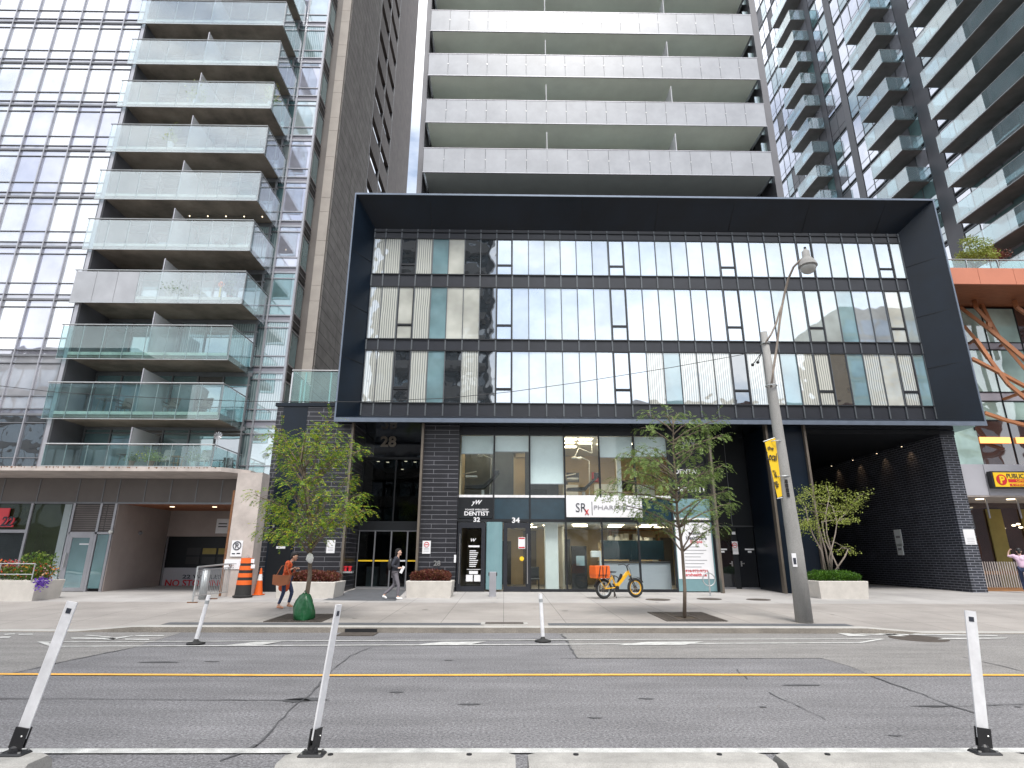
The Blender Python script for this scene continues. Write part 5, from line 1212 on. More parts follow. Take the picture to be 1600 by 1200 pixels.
# white tags/bag on the trees, watering bag
x,z=at(484,873,15.25); t=thing('cloth_bag','pale cloth bag tied to the trunk of the left street tree','bag',(x,15.25,z-.08)); mb=MB(); mb.smooth=True; mb.tube([(x-.01,15.24,z+.14),(x,15.23,z+.09),(x+.01,15.22,z),(x+.04,15.22,z-.07),(x+.05,15.22,z-.11)],[.015,.07,.10,.06,.02],10); mb.build('bag_body',M['room_white'],t); MB().torus((x-.01,15.30,z+.13),.07,.008,'z',14,5).build('tie',M['black'],t)
t=thing('watering_bag','crumpled green plastic watering bag wrapped round the base of the left tree','watering bag',(-4.93,15.35,.14)); r=random.Random(8)
mb=MB(); mb.smooth=True; prof=[(.23,.15),(.25,.20),(.25,.33),(.235,.46),(.19,.6),(.13,.71),(.07,.77)]; n=26; v=[]
for i,(rr,zz) in enumerate(prof):
    for k in range(n): a=2*math.pi*k/n; q=rr*(1+.10*math.sin(3*a+i*1.1)+.05*math.sin(9*a+i)+r.uniform(-.045,.045)); v.append((-4.93+q*math.cos(a),15.35+q*.8*math.sin(a),zz+r.uniform(-.01,.01)))
f=[(i*n+k,i*n+(k+1)%n,(i+1)*n+(k+1)%n,(i+1)*n+k) for i in range(len(prof)-1) for k in range(n)]; mb.add(v,f); mb.build('bag_body',M['green_bag'],t)
mb=MB(); mb.tube([(-4.97,15.3,.75),(-4.93,15.28,.83),(-4.88,15.3,.75)],.014,6); mb.build('strap',M['green_bag'],t)
def shrub_box(mb,r,x0,x1,y0,y1,z0,z1,n,l,w,up=.5):
    for _ in range(n):
        u,v_,k=r.random(),r.random(),r.random(); e=1-.30*abs(2*u-1)**4
        p=Vector((x0+(x1-x0)*u,y0+(y1-y0)*v_,z0+(z1-z0)*(k**.6)*e*(.93+.07*math.sin(u*11+v_*5)))); d=(rv(r,1)+Vector((0,-.2,up))).normalized(); leaf_quad(mb,p,d,rv(r,1).normalized(),l*r.uniform(.7,1.3),w)
def planter(label,x0,x1,y0,y1,z0,h,lab2=None,chop=None):
    t=thing('planter',label,'planter',((x0+x1)/2,(y0+y1)/2,z0),'concrete planters along the buildings'); c=.0
    mb=MB(); tp=.04
    def ring(a,z,ins): return [(x0+ins,y0+ins,z),(x1-ins,y0+ins,z),(x1-ins,y1-ins,z),(x0+ins,y1-ins,z)]
    v=ring(0,z0-.03,.05)+ring(0,z0+h-.015,.0)+ring(0,z0+h,.015)+ring(0,z0+h,.10)+ring(0,z0+h-.10,.12); f=[(3,2,1,0)]
    for k in range(4):
        for i in range(4): j=(i+1)%4; f.append((k*4+i,k*4+j,k*4+4+j,k*4+4+i))
    mb.add(v,f); mb.build('tub',M['concrete_pale2'],t); MB().box(x0+.12,x1-.12,y0+.12,y1-.12,z0+h-.16,z0+h-.09).build('soil',M['soil'],t); return t
mat('concrete_pale2',(.55,.52,.48),.85,var=.10,scale=3,fine=.05)
PL=[('long concrete planter with a dark red hedge behind the left street tree',-7.9,-5.85,21.3,22.7,.25,.54,'leaf_red'),
    ('concrete planter with a rounded dark red hedge right of entrance 28',-3.46,-1.83,21.6,22.8,.26,.56,'leaf_red'),
    ('concrete planter with a clipped green hedge and a small tree by the driveway',11.2,12.98,21.6,23.0,.26,.60,'leaf_hedge'),
    ('concrete planter with bright flowers at the left edge of the photo',-18.2,-15.15,20.0,21.3,.24,.62,None)]
rr=random.Random(31)
for (lab,x0,x1,y0,y1,z0,h,lm) in PL:
    planter(lab,x0,x1,y0,y1,z0,h)
    if lm:
        mb=MB(); hh=.36 if lm=='leaf_red' else .34
        shrub_box(mb,rr,x0+.14,x1-.14,y0+.1,y1-.1,z0+h-.08,z0+h+hh,6500,.075,.035)
        o=mb.build('hedge',M[lm],None,((x0+x1)/2,(y0+y1)/2,z0+h)); tag(o,{0:'dark red low hedge in the planter behind the left street tree',1:'dark red rounded hedge in the planter right of entrance 28',2:'bright green clipped hedge under the small tree by the driveway'}[[p[0] for p in PL].index(lab)],'hedge','hedges in concrete planters')
mb=MB(); shrub_box(mb,rr,-17.9,-15.3,20.1,21.2,.8,1.25,2600,.08,.035); t=thing('flower_bed','bright red, orange and purple flowers spilling from the planter at the left edge','flowers',(-16.5,20.6,.8)); mb.build('foliage',M['leaf_green'],t)
mb=MB(); shrub_box(mb,rr,-15.95,-15.2,20.05,20.9,.9,1.75,700,.09,.045); mb.build('foliage',M['leaf_green'],t)
mb=MB(); shrub_box(mb,rr,-17.9,-15.05,20.0,20.9,.85,1.5,420,.075,.06); mb.build('blossom',M['petals'],t)
mb=MB(); shrub_box(mb,rr,-15.15,-14.9,19.9,20.3,.55,.95,170,.07,.05); mb.build('blossom',M['petals_purple'],t)
mb=MB(); shrub_box(mb,rr,-18,-16.3,20.0,20.7,.9,1.5,500,.09,.03); mb.build('foliage',M['leaf_red'],t)
t=thing('planter_rail','thin steel railing on the planter at the left edge','railing',(-16.6,19.95,.86))
mb=MB(); 
for z in (1.05,1.38): mb.tube([(-18.2,19.98,z),(-15.3,19.98,z)],.016,6)
for x in (-17.6,-16.4,-15.3): mb.tube([(x,19.98,.84),(x,19.98,1.4)],.018,6)
mb.build('rails',M['galv'],t)
# multi-stemmed tree in the planter by the driveway
t=thing('small_tree','small multi-stemmed tree with lime leaves in the planter by the driveway','tree',(12.0,22.3,.8)); r=random.Random(14)
stems=[[(1292,895),(1283,860),(1270,835),(1262,810),(1258,790)],[(1297,897),(1290,860),(1280,825),(1275,800),(1272,780)],[(1299,897),(1300,865),(1292,835),(1290,805),(1296,775)],[(1302,896),(1320,870),(1325,858),(1322,857)],[(1300,896),(1296,870),(1305,835),(1308,815),(1300,790)],[(1297,896),(1310,888),(1290,845),(1284,815),(1310,812),(1325,800)]]
tb=MB(); tb.smooth=True; allp=[]
for k,sp_ in enumerate(stems):
    pts=[]; 
    for i,(px,py) in enumerate(sp_): y=22.3+(k-2.5)*.06*i; x,z=at(px,py,y); pts.append(Vector((x,y,z)))
    tb.tube(pts,[.035*(1-.65*i/(len(pts)-1)) for i in range(len(pts))],7); allp.append(pts[-1]); allp.append(pts[-2])
lf=MB()
tips=[(1245,778,-.5),(1240,800,.3),(1250,820,-.3),(1255,765,.4),(1270,762,-.6),(1290,757,.3),(1305,765,-.3),(1320,772,.5),(1345,772,0),(1350,770,-.2),(1335,785,.4),(1325,800,-.5),(1318,815,.3),(1300,808,-.8),(1285,800,.8),(1275,825,-.4),(1290,780,-1),(1265,790,.9),(1310,790,.9),(1332,812,.1),(1250,840-10,.2),(1262,845-15,-.5),(1284,838,.1),(1308,862,0),(1322,857,.1),(1330,862,-.1),(1290,845,.2)]
for (px,py,dy) in tips:
    y=22.3+dy; x,z=at(px,py,y); e=Vector((x,y,z)); s=min(allp,key=lambda q:(q-e).length)
    mid=s.lerp(e,.5)+Vector((0,0,.08)); tb.tube([s,mid,e],[.014,.01,.004],5)
    small=py>836
    for _ in range(40 if small else 135):
        c=s.lerp(e,r.uniform(.25,1.1)) if not small else e
        p=c+Vector((r.gauss(0,.17),r.gauss(0,.22),r.gauss(0,.075))); leaf_quad(lf,p,(rv(r,1)+Vector((0,0,-.2))).normalized(),(Vector((0,0,1))+rv(r,.7)).normalized(),r.uniform(.05,.085),.045)
tb.build('stem',M['bark_pale'],t); lf.build('crown',M['leaf_lime'],t)
# tree and shrub on the canopy terrace
def bush(name,label,c,rx,ry,rz,n,m,cat='shrub',l=.09,w=.045,seed=1,stem=True):
    r=random.Random(seed); t=thing(name,label,cat,(c[0],c[1],c[2]-rz)); mb=MB()
    cl=[(r.uniform(-.75,.75)*rx,r.uniform(-.75,.75)*ry,r.uniform(-.5,.7)*rz,r.uniform(.3,.55)) for _ in range(14)]
    for _ in range(n):
        q=r.choice(cl); d=rv(r,1).normalized()*(r.random()**.4)*q[3]; p=Vector((c[0]+q[0]+d.x*rx,c[1]+q[1]+d.y*ry,c[2]+q[2]+d.z*rz)); leaf_quad(mb,p,(rv(r,1)+Vector((0,0,.2))).normalized(),rv(r,1).normalized(),l*r.uniform(.7,1.3),w)
    if stem:
        tb=MB()
        for _ in range(5): e=Vector((c[0]+r.uniform(-.5,.5)*rx,c[1]+r.uniform(-.5,.5)*ry,c[2]+.2*rz)); tb.tube([(c[0],c[1],c[2]-rz),((c[0]+e.x)/2,(c[1]+e.y)/2,c[2]-.3*rz),e],[.03,.02,.008],5)
        tb.build('stem',M['bark'],t)
    mb.build('foliage',M[m],t); return t
x,z=at(1525,398,25.2); bush('terrace_tree','leafy yellow green tree on the terrace above the orange canopy',(x,25.4,z+.1),1.0,.8,.75,2600,'leaf_lime','tree',.11,.05,3)
x,z=at(1562,398,25.6); bush('terrace_shrub','dark red shrub beside the tree on the terrace above the canopy',(x,25.8,z-.1),.6,.5,.5,900,'leaf_red','shrub',.1,.04,4)
# ---------------------------------------------------------------- lamp pole
px0,py0=7.34,15.1; z0=.14
t=thing('street_lamp','tall tapered concrete lamp pole with a curved arm at the kerb','street lamp',(px0,py0,z0))
xt,zt=at(1193.5,519,py0); mb=MB(); mb.smooth=True
xb_=at(1257,973,py0)[0]; xm_=at(1226,745,py0)[0]
mb.tube([(xb_,py0,z0-.02),(at(1243,860,py0)[0],py0,at(1243,860,py0)[1]),(xm_,py0,at(1226,745,py0)[1]),(at(1208,620,py0)[0],py0,at(1208,620,py0)[1]),(xt,py0,zt)],[.205,.185,.155,.125,.085],20); mb.build('pole',M['pole_concrete'],t)
def A(px,py,Y=15.0): x,z=at(px,py,Y); return (x,Y,z)
mb=MB(); mb.smooth=True; mb.tube([A(1205,604),A(1208,580),A(1214,540),A(1218,505),A(1222,478),A(1226,458),A(1232,435,14.8),A(1240,417,14.6),A(1249,408,14.5),A(1256,403,14.45)],.032,10); mb.tube([A(1196,536),A(1205,522),A(1213,505),A(1217,490),A(1221,478)],.026,8); mb.build('arm',M['bark_pale'],t)
mb=MB(); mb.torus(A(1205,603,15.05),.14,.018,'z',18,5); mb.torus(A(1196,537,15.1),.11,.02,'z',18,5); mb.torus(A(1224,745,15.1),.17,.012,'z',20,5); mb.torus(A(1212,690,15.1),.155,.012,'z',20,5); mb.build('clamp',M['galv'],t)
lx,ly,lz=A(1262,415,14.4)
mb=MB(); mb.smooth=True; mb.lathe([(.05,lz+.50),(.06,lz+.46),(.10,lz+.44),(.105,lz+.25),(.13,lz+.22),(.19,lz+.14),(.235,lz+.05),(.24,lz+.01),(.25,lz),(.25,lz-.03),(.22,lz-.035)],lx,ly,20); hd=mb.build('lamp_head',M['pole_concrete'],t)
mb=MB(); mb.smooth=True; mb.lathe([(.215,lz-.03),(.205,lz-.10),(.15,lz-.19),(.07,lz-.235),(.01,lz-.245)],lx,ly,20); mb.build('lens',M['lamp_glass'],hd)
MB().lathe([(.035,lz+.50),(.035,lz+.57),(.02,lz+.58)],lx,ly,10).build('photocell',M['black'],hd)
mb=MB()
for i,s in enumerate('BIKE'): 
    x,z=at(1228.5+i*1.1,752+i*7,14.93); mb.box(x-.035,x+.035,14.925,14.945,z-.05,z+.05)
mb.build('sticker',M['black'],t)
x,z=at(1241,875,14.9); MB().box(x-.05,x+.06,14.895,14.91,z-.16,z+.16).build('notice_sticker',M['sign_white'],t)
MB().box(x-.03,x+.04,14.888,14.894,z-.10,z+.05).build('sticker',M['ink'],t)
for k,(px,py,ex,ey) in enumerate(((1176,570,1181,563),(1184,566,1190,551))):
    mb=MB(); mb.tube([A(1190,551),A(ex,ey,14.9),A(px,py,14.9)],.012,6); mb.ball(A(px,py,14.9),.045,10,6); mb.build('insulator',M['black'],t)
# banner
t=thing('banner','yellow street banner hanging from the lamp pole','banner',(7.0,15.05,3.1))
pts=[A(1195,691,15.05),A(1212,684,15.05),A(1222,775,15.05),A(1215,778,15.05)]
mb=MB(); v=[Vector(p) for p in pts]; mb.add([p+Vector((0,-.004,0)) for p in v]+[p+Vector((0,.004,0)) for p in v],[(0,3,2,1),(4,5,6,7),(0,1,5,4),(1,2,6,5),(2,3,7,6),(3,0,4,7)]); mb.build('cloth',M['sign_yellow'],t)
for s,px,py,h,w,rt_ in (('the',1204,700,.10,.16,-.1),('Local',1206,713,.20,.26,-.15),('of Yonge',1211,740,.10,.20,-1.2),('life',1214,757,.10,.16,-1.2)):
    x,z=at(px,py,15.03); text('lettering',s,x,z,15.03,h,M['ink'],t,w=w,rot=rt_)
mb=MB(); mb.tube([A(1193,690,15.05),A(1216,682,15.08)],.012,6); mb.tube([A(1214,779,15.05),A(1232,776,15.08)],.012,6); mb.build('bracket',M['galv'],t)
x,z=at(1228,782,15.3)
t=thing('parking_plate','narrow grey sign plate seen edge-on behind the lamp pole','sign',(7.55,15.5,2.6)); a=A(1228,775,15.4); b=A(1234,822,15.4); MB().box(a[0]-.05,a[0]+.02,15.28,15.6,b[2],a[2]).build('plate',M['alu'],t)
MB().box(a[0]-.08,a[0]-.052,15.28,15.34,b[2]+.2,b[2]+.25).build('bracket',M['galv'],t)
# overhead wire
pts=[A(*q,15.15) for q in ((-900,520),(-400,570),(0,603),(90,613),(250,622),(380,627),(560,628),(700,622),(800,612),(900,598),(1050,574),(1188,549))]
mb=MB(); mb.tube(pts,.009,5); tag(mb.build('overhead_wire',M['black'],None,pts[-1]),'thin sagging overhead wire running left from the lamp pole','wire')
# ---------------------------------------------------------------- small street furniture
t=thing('bollard','square grey steel bollard in front of the shop doors','bollard',(-.42,22.3,.27)); x=at(770,900,22.3)[0]
MB().cbox(x-.125,x+.125,22.2,22.4,.25,1.12,.01).build('post',M['alu'],t)
for sg in (-1,1): MB().box(x+sg*.14-.02,x+sg*.14+.02,22.22,22.3,.98,1.1).build('side_reader',M['black'],t)
x,y=g(1110,931); t=thing('bike_stand','steel post bike stand with a ring in front of the advert panel','bike rack',(x,y,.28)); MB().tube([(x,y,.26),(x,y,1.15)],.03,10).build('post',M['galv'],t); mb=MB(); mb.smooth=True; mb.torus((x,y,.86),.23,.022,'y',28,8); mb.build('ring',M['galv'],t); MB().lathe([(.07,.275),(.07,.29)],x,y,12).build('base_plate',M['galv'],t)
x,y=4.02,22.25; t=thing('bike_stand','thin dark bike stand post behind the yellow bicycle','bike rack',(x,y,.28)); MB().tube([(x,y,.26),(x,y,1.0)],.03,10).build('post',M['iron'],t); mb=MB(); mb.torus((x,y,.8),.2,.018,'y',24,6); mb.build('ring',M['iron'],t)
# barrier beside the garage
t=thing('barrier_fence','grey steel barrier fence running back beside the stone pier','fence',(-9.82,21.2,.25)); ya,yb=19.63,23.3; zt1,zt2=1.30,1.42
def bz(y): return zs(-9.8,y)+0 
mb=MB(); X=-9.84; mb.tube([(X,ya,bz(ya)),(X,ya,zt1),(X,yb,zt2),(X,yb,.3)],.028,8); mb.build('frame',M['galv'],t)
mb=MB(); n=30
for i in range(1,n): y=ya+(yb-ya)*i/n; zz=zt1+(zt2-zt1)*i/n; mb.tube([(X,y,.42),(X,y,zz-.12)],.009,5)
mb.tube([(X,ya,.42),(X,yb,.42)],.014,6); mb.tube([(X,ya,zt1-.12),(X,yb,zt2-.12)],.014,6); mb.build('bars',M['galv'],t)
for y in (ya,ya+1.3,ya+2.6): MB().box(X-.16,X+.16,y-.03,y+.03,bz(y)-.0,bz(y)+.03).build('foot',M['rust'],t)
t=thing('round_bollard','thick worn grey steel bollard beside the barrier fence','bollard',(-9.75,20.6,.23)); x=at(325,905,20.8)[0]; x2=at(316,936,20.8)[0]
mb=MB(); mb.smooth=True; mb.tube([(x2,20.8,.2),(x2,20.8,1.18)],.13,16); mb.build('post',M['galv'],t); MB().lathe([(.13,1.17),(.12,1.20),(.06,1.22)],x2,20.8,16).build('cap',M['galv'],t)
mb=MB(); r=random.Random(5)
for c in ((-9.80,22.1,1.30),(-9.80,22.7,1.33)):
    for _ in range(90): leaf_quad(mb,Vector(c)+Vector((r.gauss(0,.07),r.gauss(0,.10),r.gauss(0,.06))),rv(r,1).normalized(),rv(r,1).normalized(),.07,.05)
tag(mb.build('flower_garland',M['leaf_red'],None,(-9.8,22.4,1.25)),'dark red flower bunches tied to the barrier fence beside the stone pier','flowers')
# traffic drum and cone
x,y=at(383,900,21.6)[0],21.6; t=thing('traffic_drum','orange and black striped traffic drum with a lamp on top','traffic drum',(x,y,.27)); z=.28
lean=.03; mb=MB(); mb.lathe([(.33,z),(.33,z+.04),(.28,z+.06)],x,y,20); mb.build('base',M['rubber'],t)
hs=[(0,.30,'rubber'),(.30,.30+.05,'rubber'),(.35,.50,'hi_orange'),(.50,.60,'rubber'),(.60,.74,'hi_orange'),(.74,.84,'rubber'),(.84,.98,'hi_orange'),(.98,1.07,'rubber'),(1.07,1.25,'hi_orange')]
def dr(h): return .27-.075*h/1.25
mb=MB(); mo=MB()
for a,b,m in hs: (mo if m=='hi_orange' else mb).lathe([(dr(a)+(.008 if m=='hi_orange' else 0),z+.05+a),(dr(b)+(.008 if m=='hi_orange' else 0),z+.05+b)],x,y,20)
mb.smooth=False; mb.build('drum_body',M['rubber'],t); mo.build('orange_band',M['hi_orange'],t)
mb=MB(); mb.torus((x,y,z+1.32),.07,.014,'y',16,6); mb.box(x-.05,x+.05,y-.03,y+.03,z+1.29,z+1.33); mb.build('handle',M['galv'],t)
mb=MB(); mb.box(x+.18,x+.30,y-.1,y-.09,z+1.13,z+1.27); mb.box(x+.2,x+.34,y-.1,y-.09,z+.95,z+1.08); mb.build('tag',M['sign_white'],t)
x,y=-8.98,22.6; t=thing('traffic_cone','orange traffic cone with a white collar beside the striped drum','traffic cone',(x,y,.29)); z=.285
MB().cbox(x-.18,x+.18,y-.18,y+.18,z,z+.03,.01).build('base',M['hi_orange'],t); MB().lathe([(.15,z+.03),(.085,z+.50)],x,y,18).lathe([(.058,z+.72),(.03,z+.92),(.02,z+.93)],x,y,18).build('cone_body',M['hi_orange'],t); MB().lathe([(.087,z+.5),(.059,z+.72)],x,y,18).build('white_collar',M['sign_white'],t)
# red shopping boxes at entrance
x,z=at(546,888,24.6); t=thing('valve_cabinet','red pipe valves on a small white shelf left of entrance 28','valves',(x,24.5,z-.3)); mb=MB()
for dx in (-.09,.09): mb.lathe([(.06,z-.1),(.06,z+.03),(.08,z+.04),(.08,z+.09)],x+dx+.02,24.25,10)
mb.build('valve',M['red'],t); MB().box(x-.2,x+.24,24.12,24.4,z-.17,z-.11).build('shelf',M['galv'],t)
# ---------------------------------------------------------------- cargo bicycle
def bicycle():
    t=thing('cargo_bicycle','yellow electric bicycle with fat black tyres parked outside the shop','bicycle',(4.0,21.7,.26))
    a=at(944,918.5,21.35); b=at(992,918,22.05)
    RW=Vector((3.50,21.42,.255+.335)); FW=Vector((4.72,21.92,.27+.335)); D=(FW-RW); D.z=0; D.normalize(); S=Vector((-D.y,D.x,0)); zb=.255
    def P_(u,h,s=0): return RW+D*u+S*s+Vector((0,0,h-.335))+Vector((0,0,.012*u))
    Lw=(FW-RW).length
    def wheel(c,nm):
        w=thing_part('wheel',t); 
        def ring(R_,r_,m,name,nu=36,nv=8):
            mb=MB(); mb.smooth=True; v=[];f=[]
            for i in range(nu):
                an=2*math.pi*i/nu
                for j in range(nv):
                    be=2*math.pi*j/nv; q=R_+r_*math.cos(be); v.append(c+D*q*math.cos(an)+Vector((0,0,q*math.sin(an)))+S*r_*math.sin(be))
            for i in range(nu):
                for j in range(nv): f.append((i*nv+j,((i+1)%nu)*nv+j,((i+1)%nu)*nv+(j+1)%nv,i*nv+(j+1)%nv))
            mb.add(v,f); return mb.build(name,m,w)
        ring(.285,.05,M['rubber'],'tyre'); ring(.228,.022,M['bike_yellow'] if nm=='f' else M['galv'],'rim')
        mb=MB()
        for k in range(12): an=2*math.pi*k/12+.2; e=c+D*.22*math.cos(an)+Vector((0,0,.22*math.sin(an))); mb.tube([c+S*.03*(1 if k%2 else -1),e],.006,4)
        mb.tube([c-S*.06,c+S*.06],.045,12); mb.build('spokes',M['bronze'],w)
    wheel(RW,'r'); wheel(FW,'f')
    crank=P_(.52,.36); seatc=P_(.33,.78); head=P_(Lw-.28,.92); headb=P_(Lw-.20,.74)
    mb=MB(); mb.bar(crank+Vector((0,0,.03)),head+D*-.02+Vector((0,0,-.07)),.075,.11); mb.tube([crank,seatc],.022,8); mb.tube([crank,P_(.02,.335,.08)],.018,8); mb.tube([crank,P_(.02,.335,-.08)],.018,8)
    mb.tube([P_(.02,.34,.08),P_(.36,.70,.02)],.013,6); mb.tube([P_(.02,.34,-.08),P_(.36,.70,-.02)],.013,6); mb.tube([P_(.40,.52),P_(.58,.44)],.02,8); mb.tube([head,headb],.035,10); mb.build('frame',M['bike_yellow'],t)
    mb=MB(); mb.tube([P_(-.42,.70,.1),P_(.30,.70,.1)],.012,6); mb.tube([P_(-.42,.70,-.1),P_(.30,.70,-.1)],.012,6)
    for u in (-.4,-.1,.2): mb.tube([P_(u,.70,-.1),P_(u,.70,.1)],.01,6)
    mb.tube([P_(.0,.34,.1),P_(-.25,.70,.1)],.011,6); mb.tube([P_(.0,.34,-.1),P_(-.25,.70,-.1)],.011,6); mb.build('rear_rack',M['bike_yellow'],t)
    mb=MB(); mb.bar(P_(.60,.52,-.001),P_(.76,.80,-.001),.05,.09); mb.build('battery',M['black'],t)
    mb=MB()
    for s in (-.055,.055): mb.tube([headb+S*s*.6,FW+S*s],.017,8)
    mb.bar(headb-S*.06,headb+S*.06,.04,.04); mb.build('fork',M['black'],t)
    mb=MB(); mb.tube([head,head-D*.05+Vector((0,0,.16))],.02,8); c=head-D*.05+Vector((0,0,.16)); mb.tube([c-D*.16-S*.30+Vector((0,0,.03)),c-S*.2+Vector((0,0,.06)),c+D*.02,c+S*.2+Vector((0,0,.06)),c-D*.16+S*.30+Vector((0,0,.03))],.015,8); mb.build('handlebar',M['black'],t)
    mb=MB(); mb.ball(c+D*.08+Vector((0,0,.0)),.04,8,6); mb.build('headlight',M['galv'],t)
    mb=MB(); mb.tube([c-S*.1,c+D*.12-S*.05+Vector((0,0,-.15)),headb+D*.05],.006,5); mb.build('cable',M['black'],t)
    mb=MB(); mb.yprism([(-.13,0),(.12,.01),(.14,.04),(.0,.055),(-.14,.07),(-.16,.04)],-.08,.08); 
    o=P_(.30,.86); mb.v=[tuple(o+D*v[0]*1.5+S*v[1]+Vector((0,0,v[2]))) for v in mb.v]; mb.build('saddle',M['black'],t); MB().tube([seatc,P_(.31,.87)],.015,8).build('seat_post',M['galv'],t)
    mb=MB(); mb.tube([crank-S*.09,crank+S*.09],.06,12); mb.tube([crank-S*.10,crank-S*.10+D*.1+Vector((0,0,-.13))],.012,6); mb.tube([crank+S*.1,crank+S*.1-D*.1+Vector((0,0,.13))],.012,6); mb.build('crank',M['black'],t)
    mb=MB(); n=9; v=[]
    def fender(c,a0,a1):
        v=[]; n=12
        for i in range(n+1):
            an=a0+(a1-a0)*i/n
            for s in (-.05,.05): v.append(c+D*.365*math.cos(an)+Vector((0,0,.365*math.sin(an)))+S*s)
            for s in (.05,-.05): v.append(c+D*.372*math.cos(an)+Vector((0,0,.372*math.sin(an)))+S*s)
        f=[]
        for i in range(n):
            for j in range(4): k=(j+1)%4; f.append((i*4+j,i*4+k,i*4+4+k,i*4+4+j))
        return v,f
    for (c,a0,a1) in ((FW,.5,2.4),(RW,.9,3.0)): v,f=fender(c,a0,a1); mb.add(v,f)
    mb.build('mudguard',M['black'],t)
    MB().tube([crank-D*.12,P_(.42,.02,-.14)],.012,6).build('kickstand',M['black'],t)
    # delivery bag on the rack
    o=P_(-.14,.90); b=thing('delivery_bag','bright orange insulated delivery bag strapped on the rack of the yellow bicycle','bag',tuple(o-Vector((0,0,.2))))
    mb=MB(); h,w,d_=.21,.29,.21
    v=[]
    for z_,k in ((-h,.93),(-h*.3,1.02),(h*.8,1),(h,.95)):
        for (i,j) in ((-1,-1),(1,-1),(1,1),(-1,1)): v.append(o+D*w*i*k+S*d_*j*k+Vector((0,0,z_)))
    f=[(3,2,1,0),(12,13,14,15)]
    for q in range(3):
        for i in range(4): j=(i+1)%4; f.append((q*4+i,q*4+j,q*4+4+j,q*4+4+i))
    mb.add(v,f); mb.build('bag_body',M['hi_orange'],b)
    mb=MB()
    for (u0,u1) in ((-.17,-.10),(.0,.0),(.10,.17)): mb.bar(o+D*u0-S*(d_+.012)+Vector((0,0,-.19)),o+D*u1-S*(d_+.012)+Vector((0,0,.19)),.03,.006)
    mb.bar(o-D*.2-S*(d_+.01)+Vector((0,0,-.10)),o+D*.2-S*(d_+.01)+Vector((0,0,-.10)),.02,.006); mb.build('strap',M['black'],b)
def thing_part(name,parent):
    o=bpy.data.objects.new(name,None); C.objects.link(o); o.parent=parent; ORG[o.name]=ORG[parent.name]; o.empty_display_size=.1; return o
bicycle()
# ---------------------------------------------------------------- things on the left balconies
def fl(k): return FLR[k]
def plant_pot(label,px,k,Y,h,r,m='leaf_green',pot='terracotta',n=260,ph=.28,seed=1):
    x=at(px[0],px[1],Y)[0]; z=fl(k)+.005; t=thing('potted_plant',label,'potted plant',(x,Y,z),'plants on the left balconies'); rr=random.Random(seed)
    MB().lathe([(.11,z),(.16,z+ph),(.17,z+ph),(.17,z+ph+.03)],x,Y,14).build('pot',M[pot],t); mb=MB()
    for _ in range(n): p=Vector((x+rr.gauss(0,r*.5),Y+rr.gauss(0,r*.5),z+ph+abs(rr.gauss(0,.5))*h)); leaf_quad(mb,p,(rv(rr,1)+Vector((0,0,.4))).normalized(),rv(rr,1).normalized(),rr.uniform(.08,.14),.05)
    mb.build('foliage',M[m],t)
plant_pot('terracotta pot with low greenery, left of the pair on the lowest balcony',(205,720),0,27.5,.3,.3,seed=1)
plant_pot('terracotta pot with bushy yellow green plant, right of the pair on the lowest balcony',(236,720),0,27.5,.5,.45,'leaf_lime',seed=2,n=420)
plant_pot('spiky green potted plant at the right end of the lowest balcony',(303,715),0,27.6,.5,.4,pot='sign_white',seed=3)
plant_pot('trailing green plant in a white pot behind glass on the fourth balcony',(262,535),3,27.5,.5,.6,pot='sign_white',seed=4,n=500)
plant_pot('short green plant in a white pot beside the trailing one on the fourth balcony',(293,540),3,27.5,.35,.35,pot='sign_white',seed=5)
plant_pot('tall grass plant near the right end of the fourth balcony',(352,510),3,27.6,1.1,.2,seed=6,n=300)
plant_pot('tall green plant beside the divider on the eighth balcony',(299,196),7,27.5,.9,.45,'leaf_lime','sign_white',seed=7,n=600,ph=.5)
plant_pot('small plant left of the divider on the seventh balcony',(258,268),6,27.4,.9,.4,'leaf_lime','sign_white',seed=8,n=300,ph=.5)
plant_pot('yellow and orange flowering plant at the right corner of the eighth balcony',(415,210),7,27.6,1.0,.35,'leaf_locust','sign_white',seed=9,n=600,ph=.5)
def patio_chair(label,px,k,Y,m='iron',adir=False):
    x=at(px[0],px[1],Y)[0]; z=fl(k)+.005; t=thing('patio_chair',label,'chair',(x,Y,z),'chairs on the left balconies')
    MB().box(x-.25,x+.25,Y-.22,Y+.22,z+.38,z+.42).build('seat',M[m],t); mb=MB(); mb.xprism([(Y+.20,z+.42),(Y+.24,z+.42),(Y+.40,z+.98),(Y+.36,z+.98)],x-.24,x+.24); mb.build('backrest',M[m],t)
    for i in (-.22,.22):
        for j in (-.2,.2): MB().tube([(x+i,Y+j,z),(x+i,Y+j,z+.38)],.018,6).build('leg',M[m],t)
        MB().box(x+i*1.15-.03,x+i*1.15+.03,Y-.22,Y+.26,z+.60,z+.63).build('armrest',M[m],t)
patio_chair('dark patio chair, left of the two at the right end of the second balcony',(268,625),1,27.8); patio_chair('dark patio chair, right of the two at the right end of the second balcony',(320,625),1,27.8)
patio_chair('beige patio chair beside the wooden stool on the lowest balcony',(258,710),0,27.9,'concrete_pale'); patio_chair('beige reclining chair at the right end of the lowest balcony',(318,705),0,27.9,'concrete_pale')
patio_chair('dark patio chair next to the small table on the second balcony',(195,625),1,27.9)
patio_chair('black patio chair at the right end of the fifth balcony',(330,450),4,27.7,'black'); patio_chair('dark round patio chair in the left half of the fifth balcony',(222,450),4,27.7)
patio_chair('black patio chair beside the string lights on the fifth balcony',(345,452),4,28.2,'black')
